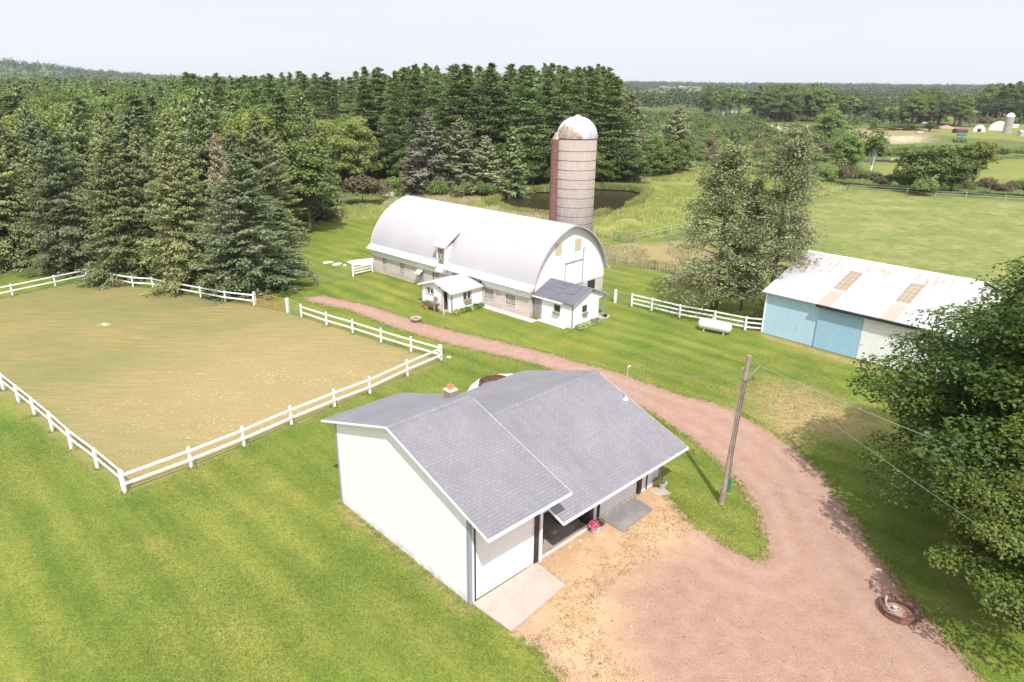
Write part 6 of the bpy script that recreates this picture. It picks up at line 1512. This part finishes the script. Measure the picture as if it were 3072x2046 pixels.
# ---- white pine plantation behind the pond
random.seed(21)
def mass(name, keys, n, xr, dr, hr, rr, label, group, cat='tree', jit=1.0, hmax=None):
    pts = []
    tries = 0
    while len(pts) < n and tries < n*40:
        tries += 1; xd = random.uniform(*xr); dist = math.sqrt(random.uniform(dr[0]**2, dr[1]**2)); p = col_at(xd, dist)
        if any((p[0]-q[0])**2+(p[1]-q[1])**2 < jit*jit for q in pts): continue
        pts.append(p); Hh = random.uniform(*hr)
        if hmax: Hh = min(Hh, hgt(p, hmax(xd)+random.uniform(-4,6)))
        tree(name, random.choice(keys), p, Hh, random.uniform(*rr), label, cat, group)
for row in range(5):
    dist = 163+row*7.5; xl = 835
    nx = 19
    for i in range(nx):
        xd = xl+(1425-xl)*(i+0.5+random.uniform(-0.6,0.6))/nx; p = col_at(xd, dist+random.uniform(-4,4))
        ytop = 157+random.choice([-7,-2,3,9,16,24])+random.uniform(-3,3) + (8 if xd < 940 else 0) + max(0,(xd-1385))*0.5
        tree('pine', ['pineA','pineB','pineC'][random.randrange(3)], p, hgt(p, ytop), random.uniform(3.0,6.0), 'tall dark pine in the front plantation rows behind the pond' if row < 2 else 'tall pine deep in the plantation behind the pond', 'tree', 'front plantation pines' if row < 2 else 'rear plantation pines')
for i in range(26):
    xd = 430+(840-430)*(i+0.5+random.uniform(-0.4,0.4))/26; p = col_at(xd, 205+random.uniform(-8,14))
    tree('pine', random.choice(['pineA','pineB','pineC']), p, hgt(p, 172+random.uniform(-9,16)), random.uniform(3.2,6.0), 'pine with feathery top on the skyline left of the plantation', 'tree', 'skyline pines')
# leafy trees in front of the pines and through the left wood
mass('maple_tree', ['leafA','leafB','leafD','leafE','leafC'], 16, (660,930), (166,188), (13,19), (3.8,6.2), 'leafy tree in front of the pines, left part', 'leafy trees before the pines', jit=7)
for i in range(14):
    x = 1385+i*14+random.uniform(-6,6); by = 428-(x-1385)*0.17+random.uniform(-3,2)
    tree_d('maple_tree', random.choice(['leafA','leafD','leafB','leafE']), x, by, by-random.uniform(48,95), random.uniform(24,34), 'leafy tree in the belt right of the silo, on the far pond bank', 'tree', 'leafy belt right of the silo')
mass('maple_tree', ['leafA','leafB','leafD'], 12, (900,1260), (156,163), (7,11), (3.0,4.2), 'small leafy tree at the foot of the plantation', 'small trees at the plantation foot', jit=5)
mass('forest_tree', ['leafA','leafD','farspruce','leafB','farspruce','leafE','leafC','pineC'], 84, (-70,690), (104,190), (15,21), (4.0,5.6), 'tree of the mixed wood on the left, behind the spruces', 'mixed wood on the left', jit=6.5, hmax=lambda x: 215-(0 if x < 400 else 10))
mass('forest_tree', ['leafA','leafD','leafE','farspruce','pineC'], 70, (-70,560), (190,330), (19,25), (5.0,6.5), 'distant tree in the left wood near the skyline', 'distant left wood', jit=9, hmax=lambda x: 186-x*0.012)

# ---- woods that read as one mass
def wood(name, pts, hts, rads, per, card, mat, label, seed, trunks=False):
    g = np.random.default_rng(seed); out = []
    for p, h, r in zip(pts, hts, rads):
        n = per; v = unit(g.normal(size=(n,3))); v[:,2] = np.abs(v[:,2])*1.0-0.25
        v = unit(v); b = 1+0.25*np.sin(v[:,0]*4+p[0])*np.cos(v[:,1]*4+p[1])
        c = np.array([p[0],p[1],p[2]+h*0.55])+v*np.array([r,r,h*0.45])*(b*g.uniform(0.78,1.05,n))[:,None]
        out.append(leafquads(c, unit(v*0.7+np.array([0,0,0.5])+g.normal(size=(n,3))*0.45), card*g.uniform(0.6,1.4,n), g, 0.75))
    me = quads_mesh(name, np.concatenate(out), mat); o = link(name, me); return tag(o, label, 'woodland', None, 'stuff')
def scatter(n, xr, dr, seed, excl=(), incl=None, power=2.0):
    g = np.random.default_rng(seed); out = []
    while len(out) < n:
        m_ = n*2; xd = g.uniform(*xr, m_); dist = (g.uniform(0,1,m_)*(dr[1]**power-dr[0]**power)+dr[0]**power)**(1/power)
        ps = np.array([col_at(a, b) for a, b in zip(xd, dist)]); keep = np.ones(m_, bool)
        for e in excl: keep &= sdf(ps[:,:2], e) > 4
        out += list(ps[keep])
    ps = np.array(out[:n]); ps[:,2] = ground_z(ps[:,0], ps[:,1]); return ps
mw1 = L_('far_wood_leaves', (0.078,0.118,0.033), (0.142,0.183,0.047), trans=0.15, scale=0.02)
mw2 = L_('far_dark_leaves', (0.048,0.078,0.030), (0.085,0.116,0.038), trans=0.15, scale=0.02)
g0 = np.random.default_rng(5)
allx = field_polys+dry_polys
ps = scatter(1100, (-160,860), (320,760), 1); wood('left_woodland', ps, g0.uniform(17,24,len(ps)), g0.uniform(4.5,7,len(ps)), 80, 1.5, mw1, 'far part of the wooded skyline on the left', 2)
ps = scatter(1500, (-250,900), (760,2400), 3); wood('left_horizon_woodland', ps, g0.uniform(17,25,len(ps)), g0.uniform(7,12,len(ps)), 100, 3.2, mw2, 'blue-green wooded hill and horizon on the far left', 4)
ps = scatter(2600, (1380,2480), (1050,3000), 5, allx); wood('right_horizon_woodland', ps, g0.uniform(16,25,len(ps)), g0.uniform(8,13,len(ps)), 85, 3.4, mw2, 'long blue-green wooded ridge along the right horizon', 6)
ps = scatter(800, (1400,2480), (620,1050), 7, allx); wood('middle_woodland', ps, g0.uniform(11,18,len(ps)), g0.uniform(5,8,len(ps)), 80, 1.9, mw2, 'dark patchy woods below the ridge on the right', 8)
ps = scatter(420, (1420,2050), (250,520), 9, allx); wood('rough_scrub', ps, g0.uniform(2.5,7,len(ps)), g0.uniform(2.2,4.2,len(ps)), 80, 0.9, mw1, 'low green scrub spreading beyond the meadow', 10)
ps = scatter(160, (2050,2480), (480,700), 12, allx); wood('farm_scrub', ps, g0.uniform(2,5,len(ps)), g0.uniform(3,5,len(ps)), 70, 1.2, mw1, 'low bushes around the distant farm', 13)
# tall stands seen as separate clumps on the right
random.seed(31)
def stand(n, xr, yr, top, keys, r, label, group):
    for i in range(n):
        x = random.uniform(*xr); y = random.uniform(*yr); p = at(x, y)
        tree('forest_tree', random.choice(keys), p, hgt(p, top+random.uniform(-4,10)), random.uniform(*r), label, 'tree', group)
stand(26, (1618,1700), (258,274), 196, ['tallwood','leafD'], (5,8), 'tall tree in the left clump of the far right wood', 'left clump of the far wood')
stand(46, (1740,1905), (264,282), 194, ['tallwood','leafD','farspruce','leafA'], (6,10), 'tall tree in the wide clump of the far right wood', 'wide clump of the far wood')
stand(14, (1925,2000), (268,280), 216, ['leafD','tallwood'], (5,8), 'tall tree left of the distant farm field', 'clump left of the farm field')
stand(7, (2000,2080), (280,290), 238, ['leafD','farspruce'], (4,6), 'middle-sized tree above the dry field', 'clump above the dry field')
stand(12, (2095,2165), (280,292), 205, ['leafD','leafB'], (8,11), 'large rounded tree left of the pink mound', 'big trees left of the mound')
stand(4, (2185,2215), (288,292), 212, ['leafB','tallwood'], (6,8), 'tall tree right behind the pink mound', 'trees behind the mound')
stand(26, (2255,2420), (268,284), 190, ['pineC','pineB','leafD'], (9,13), 'dark tall tree behind the distant silo', 'dark trees behind the distant silo')
stand(5, (2030,2110), (296,300), 284, ['shrubC','shrubB'], (6,8), 'low rounded bush left of the distant hut', 'bushes by the hut')
tree_d('round_tree', 'leafB', 2136, 303, 282, 20, 'round dark tree beside the distant grey hut')
for i in range(5): tree_d('bare_bush', 'shrubD', 2228+i*20, 292, 268+random.uniform(-2,4), 16, 'leafless purplish brush behind the distant white barns', 'shrub', 'bare brush at the farm')

# ---- tall grass round the pond
def grass_tufts(n, poly, seed, hr, mat, name, label, blades=9, inner=0.0, avoid=()):
    g = np.random.default_rng(seed); lo, hi = poly.min(0), poly.max(0); pts = []
    while len(pts) < n:
        q = g.uniform(lo, hi, size=(n*2,2)); k = sdf(q, poly) < inner
        for a_ in avoid: k &= sdf(q, a_) > 0.2
        k &= noise2(q[:,0], q[:,1], 5.0, seed) > 0.28
        pts += list(q[k])
    p = np.array(pts[:n]); p = np.repeat(p, blades, 0)+g.normal(size=(n*blades,2))*0.22
    m_ = len(p); az = g.uniform(0,2*PI,m_); h = g.uniform(*hr, m_); w = g.uniform(0.03,0.06,m_); ln = g.uniform(0.05,0.35,m_)*h
    d = np.stack([np.cos(az), np.sin(az), np.zeros(m_)],1); s = np.stack([-np.sin(az), np.cos(az), np.zeros(m_)],1)
    b = np.stack([p[:,0], p[:,1], np.full(m_, -0.02)],1); t = b+d*ln[:,None]+np.array([0,0,1.0])*h[:,None]
    V = np.stack([b-s*w[:,None], b+s*w[:,None], t+s*w[:,None]*0.3, t-s*w[:,None]*0.3],1)
    o = link(name, quads_mesh(name, V, mat)); return tag(o, label, 'grass', None, 'stuff')
mg1 = L_('meadow_blades', (0.281,0.319,0.088), (0.400,0.381,0.150), trans=0.3, scale=0.15)
mg2 = L_('tan_seed_blades', (0.425,0.375,0.206), (0.537,0.475,0.288), trans=0.25, scale=0.3)
barn_poly = np.array([blp(-1,-1)[:2], blp(14,-1)[:2], blp(14,27)[:2], blp(-1,27)[:2]])
grass_tufts(15000, meadow_pts, 3, (0.3,0.8), mg1, 'tall_meadow_grass', 'tall yellow-green meadow grass around the pond', avoid=(pond_pts, barn_poly))
pb_ = W([(880,480),(905,455),(1050,440),(1260,505),(1330,510),(1345,545),(1300,540),(1000,500)])
grass_tufts(3500, pb_, 5, (0.6,1.3), mg2, 'tan_seed_grass', 'tall tan seed-headed grass behind the barn', avoid=(pond_pts, barn_poly))
grass_tufts(2600, tan_pts, 6, (0.25,0.6), mg2, 'tan_field_grass', 'tan uncut grass between the two mesh fences', avoid=(barn_poly,))
rim = pond_pts+(pond_pts-pond_pts.mean(0))*0.10
grass_tufts(3000, rim, 7, (0.7,1.5), mg1, 'pond_reeds', 'reeds and grass fringing the pond', avoid=(pond_pts,), blades=10)
# lawn blades close to the camera give the mown grass its nap
def lawn_blades(n, seed):
    g = np.random.default_rng(seed); x = g.uniform(-34, 26, n*3); y = 16+(g.uniform(0,1,n*3)**1.3)*40; q = np.stack([x,y],1)
    k = (sdf(q, drive_pts) > 0.15) & (sdf(q, pad_pts) > 0.2) & (np.abs(x)/y < 0.9)
    c, s = math.cos(G_ANG), math.sin(G_ANG); u = (x-go[0])*c+(y-go[1])*s; v = -(x-go[0])*s+(y-go[1])*c
    k &= ~((u > -0.1)&(u < 15)&(v > -0.1)&(v < 11.2)); k &= ~((u > 0)&(u < 4.4)&(v > -3.4)&(v < 0))
    q = q[k][:n]; m_ = len(q); az = g.uniform(0,2*PI,m_); h = g.uniform(0.03,0.085,m_); w = g.uniform(0.008,0.018,m_); ln = g.uniform(0.1,0.9,m_)*h
    d = np.stack([np.cos(az), np.sin(az), np.zeros(m_)],1); sN = np.stack([-np.sin(az), np.cos(az), np.zeros(m_)],1)
    b = np.stack([q[:,0], q[:,1], np.full(m_, -0.01)],1); t = b+d*ln[:,None]+np.array([0,0,1.0])*h[:,None]
    V = np.stack([b-sN*w[:,None], b+sN*w[:,None], t+sN*w[:,None]*0.4, t-sN*w[:,None]*0.4],1)
    o = link('lawn_grass', quads_mesh('lawn_grass', V, L_('lawn_blades', (0.150,0.195,0.042), (0.235,0.262,0.066), trans=0.3, scale=0.5)))
    return tag(o, 'short mown lawn grass around the garage', 'grass', None, 'stuff')
lawn_blades(260000, 19)

# loose stones on the gravel and ragged growth along its edges
def near_pts(n, fn, seed, box):
    g = np.random.default_rng(seed); out = []
    while len(out) < n:
        q = g.uniform((box[0],box[2]),(box[1],box[3]),size=(n*3,2)); out += list(q[fn(q)])
    return np.array(out[:n]), g
q, g = near_pts(5200, lambda q: (sdf(q, drive_pts) < -0.1) & (np.abs(q[:,0])/np.maximum(q[:,1],1) < 0.9), 51, (-22, 30, 14, 66))
n = len(q); r = g.uniform(0.010,0.036,n)*(1+(g.uniform(size=n) < 0.02)*0.8); C = np.stack([q[:,0],q[:,1],r*0.35],1)
ax = [np.array(v, float) for v in ((1,0,0),(0,1,0),(-1,0,0),(0,-1,0),(0,0,0.8))]
V = np.stack([C+a*r[:,None]*g.uniform(0.7,1.3,n)[:,None] for a in ax],1)      # squat pyramids, skewed at random
Q = np.concatenate([np.stack([V[:,i],V[:,(i+1)%4],V[:,4],V[:,4]*0.999+V[:,i]*0.001],1) for i in range(4)])
m_st = NT('loose_stone'); pp = m_st.pos(); m_st = m_st.finish(m_st.ramp(m_st.noise(pp, 9, 1), [(0.35, (0.16,0.11,0.09)), (0.5, (0.33,0.22,0.17)), (0.70, (0.50,0.40,0.33))]), 0.9)
o = link('loose_gravel', quads_mesh('loose_gravel', Q, m_st)); tag(o, 'loose stones scattered over the gravel drive', 'gravel', None, 'stuff')
def tuft_quads(q, g, blades, hr, wr, spread):
    q = np.repeat(q, blades, 0)+g.normal(size=(len(q)*blades,2))*spread; m_ = len(q); az = g.uniform(0,2*PI,m_); h = g.uniform(*hr, m_); w = g.uniform(*wr, m_); ln = g.uniform(0.2,0.9,m_)*h
    d = np.stack([np.cos(az), np.sin(az), np.zeros(m_)],1); s_ = np.stack([-np.sin(az), np.cos(az), np.zeros(m_)],1); b = np.stack([q[:,0], q[:,1], np.full(m_, -0.01)],1); t_ = b+d*ln[:,None]+np.array([0,0,1.0])*h[:,None]
    return np.stack([b-s_*w[:,None], b+s_*w[:,None], t_+s_*w[:,None]*0.3, t_-s_*w[:,None]*0.3],1)
def edge_ok(q):
    c, s = math.cos(G_ANG), math.sin(G_ANG); u = (q[:,0]-go[0])*c+(q[:,1]-go[1])*s; v = -(q[:,0]-go[0])*s+(q[:,1]-go[1])*c
    ing = (u > -0.02)&(u < 15)&(v > -0.02)&(v < 11.1); apron = (u > 0)&(u < 4.4)&(v > -3.4)&(v < 0.1)
    d = sdf(q, drive_pts); wall = (((np.abs(u+0.12) < 0.12)&(v > 0)&(v < 11.1))|((np.abs(v+3.3) < 0.2)&(u > -0.2)&(u < 4.6))); 
    return ((np.abs(d-0.05) < 0.28)|wall) & ~ing & ~apron
q, g = near_pts(5200, edge_ok, 52, (-30, 32, 14, 72))
m_wd = L_('edge_weeds', (0.230,0.285,0.060), (0.350,0.350,0.110), trans=0.3, scale=0.8)
o = link('edge_weeds', quads_mesh('edge_weeds', tuft_quads(q, g, 8, (0.03,0.10), (0.012,0.026), 0.07), m_wd)); tag(o, 'ragged weeds along the drive edges and garage wall', 'weeds', None, 'stuff')
fp = np.array([p[:2] for L__ in (nl[1:], nr, ur, fr_, fl, tf) for p in L__]); g = np.random.default_rng(53)
q = np.repeat(fp, 26, 0)+g.normal(size=(len(fp)*26,2))*0.16
o = link('post_weeds', quads_mesh('post_weeds', tuft_quads(q, g, 7, (0.05,0.20), (0.010,0.024), 0.05), L_('post_weeds', (0.250,0.290,0.075), (0.400,0.370,0.170), trans=0.3, scale=0.8))); tag(o, 'tufts of uncut grass around the white fence posts', 'weeds', None, 'stuff')
q, g = near_pts(1500, lambda q: (sdf(q, sand_pts) < 0) & (noise2(q[:,0], q[:,1], 1.6, 4) > 0.55), 54, (-8, 16, 12, 40))
o = link('yard_weeds', quads_mesh('yard_weeds', tuft_quads(q, g, 7, (0.02,0.07), (0.010,0.022), 0.07), L_('yard_weeds', (0.170,0.165,0.050), (0.270,0.220,0.100), trans=0.3, scale=0.8))); tag(o, 'sparse low weeds in the tan yard beside the garage', 'weeds', None, 'stuff')

# ================================================================== AIR
hz = MB(); hz.box(-3600, 3600, -70, 3400, -3.0, 75.0)
m_hz = bpy.data.materials.new('air_haze'); m_hz.use_nodes = True; hn = m_hz.node_tree; hn.nodes.clear()
ho = hn.nodes.new('ShaderNodeOutputMaterial'); hv = hn.nodes.new('ShaderNodeVolumePrincipled')
hv.inputs['Color'].default_value = (0.92, 0.95, 1.0, 1); hv.inputs['Density'].default_value = 0.00010; hv.inputs['Anisotropy'].default_value = 0.2
hn.links.new(hv.outputs[0], ho.inputs['Volume'])
USE_HAZE = True
if USE_HAZE:
    o = hz.build('haze', m_hz); tag(o, 'thin pale summer haze over the far woods', 'haze', None, 'stuff')
print('objects', len(bpy.data.objects))
